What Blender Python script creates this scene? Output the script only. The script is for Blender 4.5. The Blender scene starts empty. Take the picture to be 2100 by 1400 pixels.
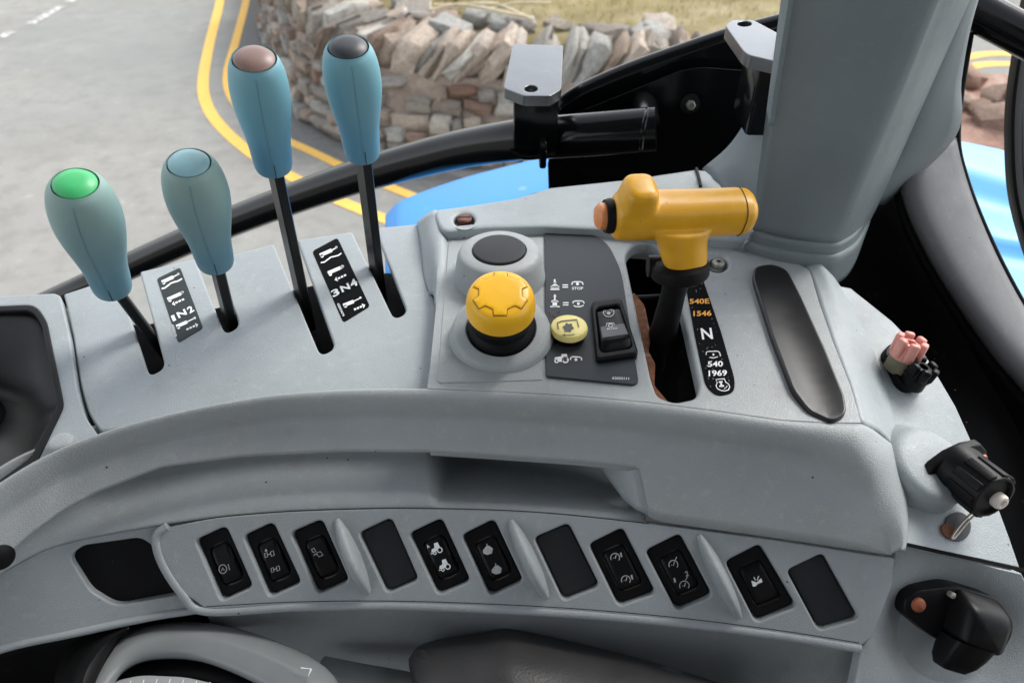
import bpy, bmesh, math, random
from mathutils import Vector, Matrix, noise
from mathutils.geometry import delaunay_2d_cdt
R = math.radians
random.seed(7)
SC = bpy.context.scene
COL = SC.collection
# ------------------------------------------------------------------ camera
CZ = 2.40                       # eye height above the road (inside a tractor cab)
PITCH = 40.0
F, CX, CY = 1528.0, 1050.0, 700.0
cd = bpy.data.cameras.new('camera'); cam = bpy.data.objects.new('camera', cd); COL.objects.link(cam)
cd.sensor_width = 36.0; cd.lens = 36.0 * F / 2100.0
cd.clip_start = 0.02; cd.clip_end = 400
cam.location = (0, 0, CZ); cam.rotation_euler = (R(90 - PITCH), 0, 0)
cd.dof.use_dof = True; cd.dof.focus_distance = 0.44; cd.dof.aperture_fstop = 12.0
SC.camera = cam
# ------------------------------------------------------------------ world + sun (overcast)
SUN_EL, SUN_AZ = 47.0, 50.0    # azimuth from +y (outside), negative = left
w = bpy.data.worlds.new('World'); SC.world = w; w.use_nodes = True
nt = w.node_tree; bg = nt.nodes['Background']
sky = nt.nodes.new('ShaderNodeTexSky'); sky.sky_type = 'NISHITA'; sky.sun_disc = False
sky.sun_elevation = R(SUN_EL); sky.sun_rotation = R(SUN_AZ)
sky.air_density = 1.0; sky.dust_density = 1.0; sky.ozone_density = 1.0
hs = nt.nodes.new('ShaderNodeHueSaturation'); hs.inputs['Saturation'].default_value = 0.22
nt.links.new(sky.outputs[0], hs.inputs['Color']); nt.links.new(hs.outputs[0], bg.inputs['Color'])
bg.inputs['Strength'].default_value = 0.15
sd = bpy.data.lights.new('sun', 'SUN'); sun = bpy.data.objects.new('sun', sd); COL.objects.link(sun)
sd.energy = 1.3; sd.angle = R(24); sd.color = (1.0, 0.96, 0.90)
_sv = Vector((math.sin(R(SUN_AZ)) * math.cos(R(SUN_EL)), math.cos(R(SUN_AZ)) * math.cos(R(SUN_EL)), math.sin(R(SUN_EL))))
sun.rotation_euler = _sv.to_track_quat('Z', 'Y').to_euler(); sun.location = (0, 0, 8)
SC.view_settings.view_transform = 'Standard'; SC.view_settings.look = 'None'
SC.view_settings.exposure = 1.34; SC.view_settings.gamma = 1.0
SC.view_settings.use_curve_mapping = False
SC.cycles.max_bounces = 8; SC.cycles.diffuse_bounces = 5; SC.cycles.glossy_bounces = 4
SC.cycles.use_denoising = True

# ------------------------------------------------------------------ placing helpers
_s, _c = math.sin(R(PITCH)), math.cos(R(PITCH))
def ray(px, py):
    u = (px - CX) / F; v = (CY - py) / F
    return Vector((u, _c + v * _s, -_s + v * _c))
def Pz(px, py, z):              # point of the horizontal plane z (z relative to the eye)
    d = ray(px, py); t = z / d.z; return Vector((d.x * t, d.y * t, z + CZ))
def Py(px, py, y):              # point of the upright plane y
    d = ray(px, py); t = y / d.y; return Vector((d.x * t, y, d.z * t + CZ))
def Pd(px, py, dep):
    d = ray(px, py) * dep; d.z += CZ; return d
def lerp(a, b, t): return a + (b - a) * t
def interp(tab, x):
    if x <= tab[0][0]:
        a, b = tab[0], tab[1]
    elif x >= tab[-1][0]:
        a, b = tab[-2], tab[-1]
    else:
        for i in range(len(tab) - 1):
            if tab[i][0] <= x <= tab[i + 1][0]:
                a, b = tab[i], tab[i + 1]; break
    return a[1] + (b[1] - a[1]) * (x - a[0]) / (b[0] - a[0])
def catmull(pts, n):            # smooth open curve, n points per span
    out = []
    P = [Vector(p) for p in pts]
    for i in range(len(P) - 1):
        p0 = P[i - 1] if i else P[i] * 2 - P[i + 1]
        p1, p2 = P[i], P[i + 1]
        p3 = P[i + 2] if i + 2 < len(P) else P[i + 1] * 2 - P[i]
        for k in range(n):
            t = k / n; t2 = t * t; t3 = t2 * t
            out.append(0.5 * ((2 * p1) + (p2 - p0) * t + (2 * p0 - 5 * p1 + 4 * p2 - p3) * t2 + (3 * p1 - p0 - 3 * p2 + p3) * t3))
    out.append(P[-1].copy())
    return out
def fillet(poly, r=6, seg=5):   # polygon of (x, y[, radius]) with rounded corners
    out = []; n = len(poly)
    for i in range(n):
        p = Vector(poly[i][:2]); rr = poly[i][2] if len(poly[i]) > 2 else r
        a = Vector(poly[i - 1][:2]) - p; b = Vector(poly[(i + 1) % n][:2]) - p
        la, lb = a.length, b.length
        if rr <= 0 or la < 1e-9 or lb < 1e-9: out.append(p); continue
        d = min(rr, la * .48, lb * .48)
        q0, q1 = p + a / la * d, p + b / lb * d
        for k in range(seg + 1):
            t = k / seg
            out.append(q0 * (1 - t) ** 2 + p * 2 * t * (1 - t) + q1 * t * t)
    return out
def area2(p):
    return sum(p[i - 1].x * p[i].y - p[i].x * p[i - 1].y for i in range(len(p))) / 2
def offset(poly, d):            # d > 0: inwards for a CCW polygon
    out = []; n = len(poly)
    for i in range(n):
        a = (poly[i] - poly[i - 1]); b = (poly[(i + 1) % n] - poly[i])
        if a.length < 1e-9: a = b
        if b.length < 1e-9: b = a
        a = a.normalized(); b = b.normalized()
        na, nb = Vector((-a.y, a.x)), Vector((-b.y, b.x))
        m = na + nb
        m = na if m.length < 1e-6 else m.normalized()
        out.append(poly[i] + m * d / max(.5, m.dot(na)))
    return out
def inside(p, poly):
    c = False; n = len(poly); j = n - 1
    for i in range(n):
        a, b = poly[i], poly[j]
        if (a.y > p.y) != (b.y > p.y) and p.x < (b.x - a.x) * (p.y - a.y) / (b.y - a.y) + a.x: c = not c
        j = i
    return c

# ------------------------------------------------------------------ object helpers
ORI = {}
def thing(name, label, cat, loc, group=None):
    o = bpy.data.objects.new(name, None); COL.objects.link(o)
    o.empty_display_size = .02; o.location = loc
    o['label'] = label; o['category'] = cat
    if group: o['group'] = group
    ORI[o] = Vector(loc); return o
def finish(name, bm, mat, parent=None, sharp=38, wn=False, label=None, cat=None, kind=None, group=None, solid=0, origin=None):
    bmesh.ops.remove_doubles(bm, verts=bm.verts, dist=2e-6)
    bmesh.ops.recalc_face_normals(bm, faces=bm.faces)
    if parent is not None: org = ORI[parent]
    elif origin is not None: org = Vector(origin)
    else:
        xs = [v.co for v in bm.verts]
        org = Vector((sum(v.x for v in xs) / len(xs), sum(v.y for v in xs) / len(xs), min(v.z for v in xs)))
    for v in bm.verts: v.co -= org
    for f in bm.faces: f.smooth = True
    ca = math.cos(R(sharp))
    for e in bm.edges:
        if len(e.link_faces) == 2 and e.link_faces[0].normal.dot(e.link_faces[1].normal) < ca: e.smooth = False
    me = bpy.data.meshes.new(name); bm.to_mesh(me); bm.free()
    me.materials.append(M[mat] if isinstance(mat, str) else mat)
    o = bpy.data.objects.new(name, me); COL.objects.link(o)
    if parent is not None: o.parent = parent; ORI[o] = ORI[parent]
    else: o.location = org; ORI[o] = org
    if solid:
        m = o.modifiers.new('shell', 'SOLIDIFY'); m.thickness = solid; m.offset = -1
    if wn:
        m = o.modifiers.new('weighted', 'WEIGHTED_NORMAL'); m.keep_sharp = True
    if label: o['label'] = label
    if cat: o['category'] = cat
    if kind: o['kind'] = kind
    if group: o['group'] = group
    return o
def flip_to(bm, direction):     # make an open sheet face a direction
    bmesh.ops.recalc_face_normals(bm, faces=bm.faces)
    s = sum((f.normal * f.calc_area() for f in bm.faces), Vector())
    if s.dot(Vector(direction)) < 0: bmesh.ops.reverse_faces(bm, faces=bm.faces)
def grid_bm(rows, bm=None, close_u=False, close_v=False):
    bm = bm or bmesh.new()
    V = [[bm.verts.new(p) for p in r] for r in rows]
    nu, nv = len(V), len(V[0])
    for i in range(nu if close_u else nu - 1):
        for j in range(nv if close_v else nv - 1):
            q = [V[i][j], V[(i + 1) % nu][j], V[(i + 1) % nu][(j + 1) % nv], V[i][(j + 1) % nv]]
            try: bm.faces.new(q)
            except ValueError: pass
    return bm
def cap(bm, pts):
    c = sum((Vector(p) for p in pts), Vector()) / len(pts)
    cv = bm.verts.new(c); vs = [bm.verts.new(p) for p in pts]
    for i in range(len(vs)): bm.faces.new((vs[i - 1], vs[i], cv))
def loft(name, rails, mat, parent, n=6, m=4, smooth_x=True, solid=.0025, face=(0, -.5, 1), **kw):
    L = [catmull(r, n) for r in rails]
    k = min(len(l) for l in L)
    rows = []
    cols = [[l[i] for l in L] for i in range(k)]
    rows = [catmull(c, m) if smooth_x and len(c) > 2 else (catmull(c, m)) for c in cols]
    bm = grid_bm(rows)
    bmesh.ops.remove_doubles(bm, verts=bm.verts, dist=2e-6)
    o = finish(name, bm, mat, parent, **kw)
    me = o.data
    s = sum((p.normal * p.area for p in me.polygons), Vector())
    if s.dot(Vector(face)) < 0: me.flip_normals()
    if solid:
        md = o.modifiers.new('shell', 'SOLIDIFY'); md.thickness = solid; md.offset = -1
    return o
PXM = .00028                    # metres to one photo pixel on the console
def mapper(zf):                 # zf(px,py) -> height; returns f(px,py,h) with h along the surface normal
    def f(px, py, h=0.0):
        p = Pz(px, py, zf(px, py))
        if not h: return p
        a = Pz(px + 3, py, zf(px + 3, py)) - p; b = Pz(px, py - 3, zf(px, py - 3)) - p
        return p + a.cross(b).normalized() * h
    return f
def flat(z): 
    def f(px, py, h=0.0): return Pz(px, py, z) + Vector((0, 0, h))
    return f
def upright(y):                 # sheet facing the cab (-y)
    def f(px, py, h=0.0): return Py(px, py, y - h)
    return f
def facing(dep):
    n = Vector((0, -_c, _s))
    def f(px, py, h=0.0): return Pd(px, py, dep) + n * h
    return f
def plate_bm(outline, holes, mp, top=0.0, depth=.003, bev=3, seg=3, grid=0, dish=None, bm=None, bottom=True, pxm=PXM, hdepth=None, hbev=None):
    bm = bm or bmesh.new()
    loops = []; hbev = bev if hbev is None else hbev
    ol = [Vector(p[:2]) for p in outline]
    if area2(ol) < 0: ol.reverse()
    loops.append((ol, 1))
    for h in holes:
        hl = [Vector(p[:2]) for p in h]
        if area2(hl) > 0: hl.reverse()
        loops.append((hl, -1))
    fv, fe = [], []
    H = (lambda x, y: top + dish(x, y)) if dish else (lambda x, y: top)
    for li, (lp, sg) in enumerate(loops):
        rows = []; bv_ = bev if sg > 0 else hbev
        for k in range(seg + 1):
            a = k / seg * math.pi / 2
            rows.append((offset(lp, bv_ * (1 - math.sin(a))), bv_ * pxm * (1 - math.cos(a))))
        dd = depth if sg > 0 else (hdepth or depth)
        rows.append((lp, dd))
        R3 = [[mp(p.x, p.y, H(p.x, p.y) - dz) for p in row] for row, dz in rows]
        grid_bm(R3, bm, close_v=True)
        base = len(fv); inn = rows[0][0]; n = len(inn)
        fv += inn; fe += [(base + i, base + (i + 1) % n) for i in range(n)]
    if grid:
        in0 = offset(loops[0][0], bev + grid * .35); hs_ = [offset(l, hbev + grid * .35) for l, s in loops[1:]]
        xs = [p.x for p in ol]; ys = [p.y for p in ol]
        x = min(xs)
        while x < max(xs):
            y = min(ys)
            while y < max(ys):
                q = Vector((x + .13 * grid * ((int(y / grid) % 2)), y))
                if inside(q, in0) and not any(inside(q, h) for h in hs_): fv.append(q)
                y += grid
            x += grid
    V, E, Fc = delaunay_2d_cdt(fv, fe, [], 0, 1e-7)[:3]
    bv = [bm.verts.new(mp(p.x, p.y, H(p.x, p.y))) for p in V]
    capo = offset(loops[0][0], bev); caph = [offset(l, hbev) for l, s in loops[1:]]
    for f in Fc:
        g = sum((Vector(V[i]) for i in f), Vector((0, 0))) / 3
        if not inside(g, capo) or any(inside(g, h) for h in caph): continue
        try: bm.faces.new([bv[i] for i in f])
        except ValueError: pass
    bmesh.ops.delete(bm, geom=[v for v in bv if not v.link_faces], context='VERTS')
    if bottom and not holes:
        V, E, Fc = delaunay_2d_cdt(ol, [(i, (i + 1) % len(ol)) for i in range(len(ol))], [], 1, 1e-5)[:3]
        bv = [bm.verts.new(mp(p.x, p.y, H(p.x, p.y) - depth)) for p in V]
        for f in Fc:
            try: bm.faces.new([bv[i] for i in f])
            except ValueError: pass
    return bm
def plate(name, outline, mp, mat, parent, holes=(), top=0.0, depth=.003, bev=3, seg=3, grid=0, dish=None, pxm=PXM, hdepth=None, hbev=None, **kw):
    bm = plate_bm(outline, holes, mp, top, depth, bev, seg, grid, dish, pxm=pxm, hdepth=hdepth, hbev=hbev)
    bmesh.ops.remove_doubles(bm, verts=bm.verts, dist=2e-6)
    o = finish(name, bm, mat, parent, wn=True, sharp=60, **kw)
    # top faces must look along +h
    a = outline[0]; s = Vector()
    n = mp(a[0], a[1], .01) - mp(a[0], a[1], 0)
    for p in o.data.polygons: s += p.normal * p.area
    best = max(o.data.polygons, key=lambda p: p.area)
    if holes and s.dot(n) < 0: o.data.flip_normals()
    return o
def frame_of(axis):
    a = Vector(axis).normalized()
    t = Vector((1, 0, 0)) if abs(a.x) < .8 else Vector((0, 1, 0))
    x = (t - a * t.dot(a)).normalized(); return x, a.cross(x), a
def lathe_bm(prof, c, axis=(0, 0, 1), seg=40, bm=None, ex=1.0, rot=0, xa=None):
    x, y, a = frame_of(axis)
    if xa is not None:
        x = (Vector(xa) - a * a.dot(Vector(xa))).normalized(); y = a.cross(x)
    c = Vector(c)
    rows = []
    for r, h in prof:
        rows.append([c + a * h + (x * math.cos(t) * ex + y * math.sin(t)) * max(r, 1e-7) for t in [2 * math.pi * k / seg + rot for k in range(seg)]])
    return grid_bm(rows, bm, close_v=True)
def lathe(name, prof, c, mat, parent, axis=(0, 0, 1), seg=40, sharp=38, **kw):
    ex = kw.pop('ex', 1.0); xa = kw.pop('xa', None)
    return finish(name, lathe_bm(prof, c, axis, seg, ex=ex, xa=xa), mat, parent, sharp=sharp, **kw)
def rprof(r, h0, h1, bev, r0=None, n=4):   # turned pin with a rounded top
    r0 = r if r0 is None else r0
    p = [(0, h0), (r0, h0), (r, h1 - bev)]
    p += [(r - bev + bev * math.cos(a), h1 - bev + bev * math.sin(a)) for a in [math.pi / 2 * k / n for k in range(1, n + 1)]]
    return p + [(0, h1)]
def tube_bm(path, r, seg=14, bm=None, caps=True):
    bm = bm or bmesh.new(); P = [Vector(p) for p in path]; n = len(P); rows = []
    up = None
    for i in range(n):
        t = (P[min(i + 1, n - 1)] - P[max(i - 1, 0)]).normalized()
        if up is None: up = frame_of(t)[0]
        up = (up - t * up.dot(t)).normalized(); sd_ = t.cross(up)
        rr = r(i / (n - 1)) if callable(r) else r
        rows.append([P[i] + (up * math.cos(a) + sd_ * math.sin(a)) * rr for a in [2 * math.pi * k / seg for k in range(seg)]])
    grid_bm(rows, bm, close_v=True)
    if caps: cap(bm, rows[0]); cap(bm, rows[-1])
    return bm
def tube(name, path, r, mat, parent, seg=14, n=6, **kw):
    return finish(name, tube_bm(catmull(path, n) if n else path, r, seg), mat, parent, **kw)
def box_bm(c, half, bev=.001, axes=None, bm=None):
    bm = bm or bmesh.new()
    t = bmesh.new(); bmesh.ops.create_cube(t, size=2)
    ax = axes or (Vector((1, 0, 0)), Vector((0, 1, 0)), Vector((0, 0, 1)))
    for v in t.verts: v.co = Vector((v.co.x * half[0], v.co.y * half[1], v.co.z * half[2]))
    if bev: bmesh.ops.bevel(t, geom=list(t.edges), offset=bev, segments=2, profile=.5, affect='EDGES')
    mp = {v: bm.verts.new(Vector(c) + ax[0] * v.co.x + ax[1] * v.co.y + ax[2] * v.co.z) for v in t.verts}
    for f in t.faces: bm.faces.new([mp[v] for v in f.verts])
    t.free(); return bm
# flat print: strokes, filled shapes and lettering laid on a surface
def stroke_bm(bm, pts, wd, mp, h=.0001, closed=False):
    P = [Vector(p) for p in pts]; n = len(P); L, Rr = [], []
    for i in range(n):
        a = P[i - 1] if (i or closed) else P[i]; b = P[(i + 1) % n] if (i < n - 1 or closed) else P[i]
        t = (b - a); t = t.normalized() if t.length > 1e-6 else Vector((1, 0))
        nn = Vector((-t.y, t.x)) * wd / 2
        L.append(bm.verts.new(mp(*(P[i] + nn), h))); Rr.append(bm.verts.new(mp(*(P[i] - nn), h)))
    for i in range(n if closed else n - 1):
        j = (i + 1) % n
        bm.faces.new((L[i], L[j], Rr[j], Rr[i]))
def fill_bm(bm, pts, mp, h=.0001):
    P = [Vector(p) for p in pts]
    V, E, Fc = delaunay_2d_cdt(P, [(i, (i + 1) % len(P)) for i in range(len(P))], [], 1, 1e-6)[:3]
    vs = [bm.verts.new(mp(p.x, p.y, h)) for p in V]
    for f in Fc: bm.faces.new([vs[i] for i in f])
def circ(cx, cy, rx, ry=None, n=20, a0=0, a1=360):
    ry = rx if ry is None else ry
    m = n if a1 - a0 >= 360 else n + 1
    return [(cx + rx * math.cos(R(a0 + (a1 - a0) * k / n)), cy + ry * math.sin(R(a0 + (a1 - a0) * k / n))) for k in range(m)]
def symbol(name, parent, mp, strokes=(), fills=(), mat='print_white', h=.00012):
    bm = bmesh.new()
    for s in strokes: stroke_bm(bm, s[1], s[0], mp, h, closed=len(s) > 2)
    for f in fills: fill_bm(bm, f, mp, h)
    flip_to(bm, (0, -.3, 1))
    o = finish(name, bm, mat, parent); return o
def lettering(name, parent, mp, txt, left, right, height, mat='print_white', h=.00012, bold=.012, up=None):
    cu = bpy.data.curves.new('t', 'FONT'); cu.body = txt; cu.offset = bold; cu.resolution_u = 3
    to = bpy.data.objects.new('t', cu); COL.objects.link(to)
    bpy.context.view_layer.update()
    me = bpy.data.meshes.new_from_object(to.evaluated_get(bpy.context.evaluated_depsgraph_get()))
    xs = [v.co.x for v in me.vertices]; x0, x1 = min(xs), max(xs)
    l, r = Vector(left), Vector(right); ax = r - l
    upv = Vector(up).normalized() * height if up else Vector((ax.y, -ax.x)).normalized() * height
    bm = bmesh.new(); bm.from_mesh(me)
    for v in bm.verts:
        q = l + ax * (v.co.x - x0) / (x1 - x0) + upv * (v.co.y / .69)
        v.co = mp(q.x, q.y, h)
    bpy.data.objects.remove(to); bpy.data.curves.remove(cu); bpy.data.meshes.remove(me)
    flip_to(bm, (0, -.3, 1))
    return finish(name, bm, mat, parent)

# ------------------------------------------------------------------ materials
M = {}
class NB:
    def __init__(s, name):
        s.m = bpy.data.materials.new(name); s.m.use_nodes = True; s.t = s.m.node_tree
        s.b = s.t.nodes['Principled BSDF']; s.tc = None
    def n(s, kind, **kw):
        o = s.t.nodes.new(kind)
        for k, v in kw.items():
            if k in o.inputs: o.inputs[k].default_value = v
            else: setattr(o, k, v)
        return o
    def l(s, a, b): s.t.links.new(a, b)
    def co(s):
        if not s.tc: s.tc = s.n('ShaderNodeTexCoord')
        return s.tc.outputs['Object']
    def noise(s, scale, detail=3, rough=.55, co=None):
        x = s.n('ShaderNodeTexNoise', Scale=scale, Detail=detail, Roughness=rough); s.l(co or s.co(), x.inputs['Vector']); return x
    def ramp(s, fac, stops):
        r = s.n('ShaderNodeValToRGB'); e = r.color_ramp.elements
        while len(e) < len(stops): e.new(.5)
        for i, (p, c) in enumerate(stops):
            e[i].position = p; e[i].color = (*c, 1) if len(c) == 3 else c
        s.l(fac, r.inputs[0]); return r.outputs[0]
    def mix(s, fac, a, b, mode='MIX'):
        m = s.n('ShaderNodeMix', data_type='RGBA', blend_type=mode)
        for i, v in ((0, fac), (6, a), (7, b)):
            if hasattr(v, 'links'): s.l(v, m.inputs[i])
            else: m.inputs[i].default_value = (*v, 1) if isinstance(v, tuple) else v
        return m.outputs[2]
    def bump(s, hgt, strength=.3, dist=.001):
        b = s.n('ShaderNodeBump', Strength=strength, Distance=dist); s.l(hgt, b.inputs['Height']); s.l(b.outputs[0], s.b.inputs['Normal']); return b
def simple(name, col, rough=.5, metal=0, spec=.5, var=.12, vs=40, bump=0, bs=900, coat=0, dirt=None):
    k = NB(name); nz = k.noise(vs, 4)
    lo = tuple(c * (1 - var) for c in col); hi = tuple(min(1, c * (1 + var)) for c in col)
    c = k.ramp(nz.outputs['Fac'], [(.3, lo), (.7, hi)])
    if dirt:
        d = k.noise(dirt[1], 6, .7)
        c = k.mix(k.ramp(d.outputs['Fac'], [(dirt[2], (0, 0, 0)), (dirt[2] + .08, (1, 1, 1))]), c, dirt[0])
    k.l(c, k.b.inputs['Base Color'])
    rr = k.ramp(nz.outputs['Fac'], [(.3, (rough * .88,) * 3), (.7, (min(1, rough * 1.12),) * 3)])
    k.l(rr, k.b.inputs['Roughness'])
    k.b.inputs['Metallic'].default_value = metal; k.b.inputs['Specular IOR Level'].default_value = spec
    if coat: k.b.inputs['Coat Weight'].default_value = coat; k.b.inputs['Coat Roughness'].default_value = .12
    if bump: k.bump(k.noise(bs, 3).outputs['Fac'], bump, .0006)
    M[name] = k.m; return k
def plastic(name, col, rough=.42, grain=.5, gs=620, dust=.85):
    """moulded console plastic: leather grain, faint rubbed patches, dust and a few dark specks"""
    k = NB(name)
    big = k.noise(9, 4); fine = k.noise(160, 5, .65)
    c = k.ramp(big.outputs['Fac'], [(.28, tuple(x * .87 for x in col)), (.72, tuple(min(1, x * 1.08) for x in col))])
    st = k.noise(34, 6, .72)
    c = k.mix(k.ramp(st.outputs['Fac'], [(.54, (0, 0, 0)), (.72, (.30 * dust,) * 3)]), c, tuple(x * .62 for x in (col[0] * 1.12, col[1], col[2] * .86)))
    c = k.mix(k.ramp(fine.outputs['Fac'], [(.56, (0, 0, 0)), (.74, (.35 * dust,) * 3)]), c, (.50, .47, .42))
    v = k.n('ShaderNodeTexVoronoi', Scale=95.0, feature='F1'); k.l(k.co(), v.inputs['Vector'])
    sp = k.n('ShaderNodeMath', operation='LESS_THAN'); k.l(v.outputs['Distance'], sp.inputs[0]); sp.inputs[1].default_value = .055
    pk = k.n('ShaderNodeSeparateColor'); k.l(v.outputs['Color'], pk.inputs[0])
    pr = k.n('ShaderNodeMath', operation='GREATER_THAN'); k.l(pk.outputs[0], pr.inputs[0]); pr.inputs[1].default_value = .80
    mu = k.n('ShaderNodeMath', operation='MULTIPLY'); k.l(sp.outputs[0], mu.inputs[0]); k.l(pr.outputs[0], mu.inputs[1])
    c = k.mix(mu.outputs[0], c, (.03, .028, .025))
    k.l(c, k.b.inputs['Base Color'])
    k.l(k.ramp(st.outputs['Fac'], [(.35, (rough * .80,) * 3), (.68, (rough * 1.3,) * 3)]), k.b.inputs['Roughness'])
    k.b.inputs['Specular IOR Level'].default_value = .45
    wz = k.noise(gs * .7, 2)
    wm = k.n('ShaderNodeVectorMath', operation='SCALE'); k.l(wz.outputs['Color'], wm.inputs[0]); wm.inputs['Scale'].default_value = .0012
    ad = k.n('ShaderNodeVectorMath', operation='ADD'); k.l(k.co(), ad.inputs[0]); k.l(wm.outputs[0], ad.inputs[1])
    gv = k.n('ShaderNodeTexVoronoi', Scale=gs, feature='DISTANCE_TO_EDGE'); k.l(ad.outputs[0], gv.inputs['Vector'])
    gr = k.ramp(gv.outputs['Distance'], [(0, (0, 0, 0)), (.28, (1, 1, 1))])
    k.bump(gr, grain, .00035)
    M[name] = k.m
plastic('console_plastic', (.30, .335, .35), .44, .28, 860)
plastic('console_rough', (.31, .333, .34), .46, .30, 820)
plastic('console_fascia', (.30, .328, .34), .42, .28, 860)
plastic('pillar_plastic_shaded', (.165, .195, .205), .42, .10, 900, .15)  # console plastic darkened; the pillar's shade is put into the colour
plastic('trim_dark', (.15, .15, .155), .5, .15, 900, .3)
simple('black_plastic', (.0065, .0065, .007), .38, spec=.14, bump=.12, bs=1400, dirt=((.05, .047, .044), 70, .68))
simple('black_gloss', (.005, .005, .0055), .36, spec=.2, dirt=((.03, .03, .03), 120, .70))
simple('black_rubber', (.007, .007, .0075), .5, spec=.12, bump=.2, bs=1200, dirt=((.045, .042, .04), 60, .64))
simple('pad_black', (.010, .010, .011), .36, spec=.42, bump=.10, bs=1500, dirt=((.05, .048, .045), 90, .70))
simple('label_grey', (.10, .108, .115), .45, spec=.3)
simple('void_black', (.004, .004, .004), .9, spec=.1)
simple('black_paint', (.004, .0045, .005), .15, spec=.28, bump=.03, bs=300)
simple('bracket_sheen', (.14, .147, .155), .25, metal=.8, spec=.6, bump=.03, bs=300)  # black paint made lighter and metallic to carry the sky's sheen
simple('steel_black', (.012, .0125, .013), .32, metal=.2, spec=.3, dirt=((.10, .095, .09), 130, .66))
simple('blank_cap', (.020, .022, .024), .5, spec=.25, bump=.25, bs=1500)
simple('decal_grey', (.034, .041, .047), .5, spec=.22, var=.06, dirt=((.12, .12, .12), 160, .70))
simple('decal_black', (.004, .0045, .005), .6, spec=.03, dirt=((.12, .12, .12), 260, .70))
simple('decal_dark_grey', (.026, .033, .033), .5, spec=.16, var=.25)  # dark grey backing tone, slightly mottled
simple('print_white', (.74, .77, .77), .5, var=.1, vs=400)
simple('print_grey', (.42, .43, .42), .5, var=.15, vs=400)
simple('print_dark', (.04, .045, .05), .5)
simple('print_amber', (.85, .36, .03), .5)
simple('yellow_cap', (.88, .47, .012), .36, spec=.45, var=.05, bump=.08, bs=900, dirt=((.35, .16, .02), 170, .69))
simple('yellow_pale', (.86, .74, .27), .42, spec=.4, var=.05, dirt=((.4, .3, .12), 150, .72))
simple('yellow_handle', (.67, .34, .014), .34, spec=.5, var=.10, vs=60, bump=.06, bs=500, dirt=((.26, .10, .01), 140, .66))
simple('orange_button', (.68, .25, .09), .4)
def grip_mat(name, low, high, a, b):
    # rubber grip handled for years: blue-green towards the foot, yellowed where the palm rests
    k = NB(name); g = k.n('ShaderNodeSeparateXYZ'); k.co(); k.l(k.tc.outputs['Generated'], g.inputs[0])
    nz = k.noise(28, 4); ad = k.n('ShaderNodeMath', operation='MULTIPLY_ADD'); k.l(nz.outputs['Fac'], ad.inputs[0]); ad.inputs[1].default_value = .35; k.l(g.outputs[2], ad.inputs[2])
    c = k.ramp(ad.outputs[0], [(a, low), (b, high)])
    sp = k.noise(330, 4, .7); c = k.mix(k.ramp(sp.outputs['Fac'], [(.72, (0, 0, 0)), (.78, (.8, .8, .8))]), c, (.07, .11, .12))
    k.l(c, k.b.inputs['Base Color']); k.b.inputs['Roughness'].default_value = .46; k.b.inputs['Specular IOR Level'].default_value = .4
    k.bump(k.noise(1100, 3).outputs['Fac'], .06, .0006); M[name] = k.m
grip_mat('teal_grip', (.105, .29, .42), (.17, .37, .43), .35, 1.1)
grip_mat('teal_green_grip', (.12, .26, .33), (.24, .36, .34), .3, 1.0)
simple('cap_green', (.06, .47, .16), .4)
simple('cap_teal', (.25, .44, .48), .45, dirt=((.1, .1, .09), 300, .74))
simple('cap_brown', (.23, .145, .125), .42)
simple('cap_black', (.036, .039, .045), .45)
simple('seam_teal', (.12, .25, .29), .5)
simple('seam_dark', (.018, .018, .018), .8)
simple('rust', (.20, .085, .045), .8, spec=.2, var=.45, vs=160, bump=.5, bs=700, dirt=((.36, .30, .25), 130, .58))
simple('screw_brown', (.15, .062, .042), .5, metal=.4, var=.3, vs=200)
simple('screw_zinc', (.42, .40, .35), .45, metal=.6, var=.25, vs=300, bump=.3, bs=900)
simple('copper_red', (.32, .10, .05), .5, metal=.3, var=.3, vs=200)
simple('pink_plastic', (.68, .30, .25), .5, var=.12, vs=120)
simple('olive_plastic', (.17, .155, .095), .55, var=.2, vs=120)
simple('white_plastic', (.66, .60, .54), .45)
simple('wire_metal', (.46, .42, .36), .4, metal=.7)
simple('blue_paint', (.04, .27, .68), .45, spec=.3, var=.06, vs=10, dirt=((.20, .36, .58), 24, .62))
simple('blue_clean', (.12, .42, .74), .42, spec=.5, var=.03, vs=6)
simple('grey_gloss', (.20, .213, .215), .24, spec=.6, var=.12, vs=20, dirt=((.30, .31, .31), 18, .62))
simple('dial_grey', (.33, .34, .345), .4, spec=.4, var=.06, vs=20)
simple('seat_vinyl', (.030, .030, .031), .45, spec=.35, var=.25, vs=30, bump=.35, bs=700, dirt=((.11, .11, .11), 22, .62))
simple('cab_lining', (.22, .22, .23), .8)
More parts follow.
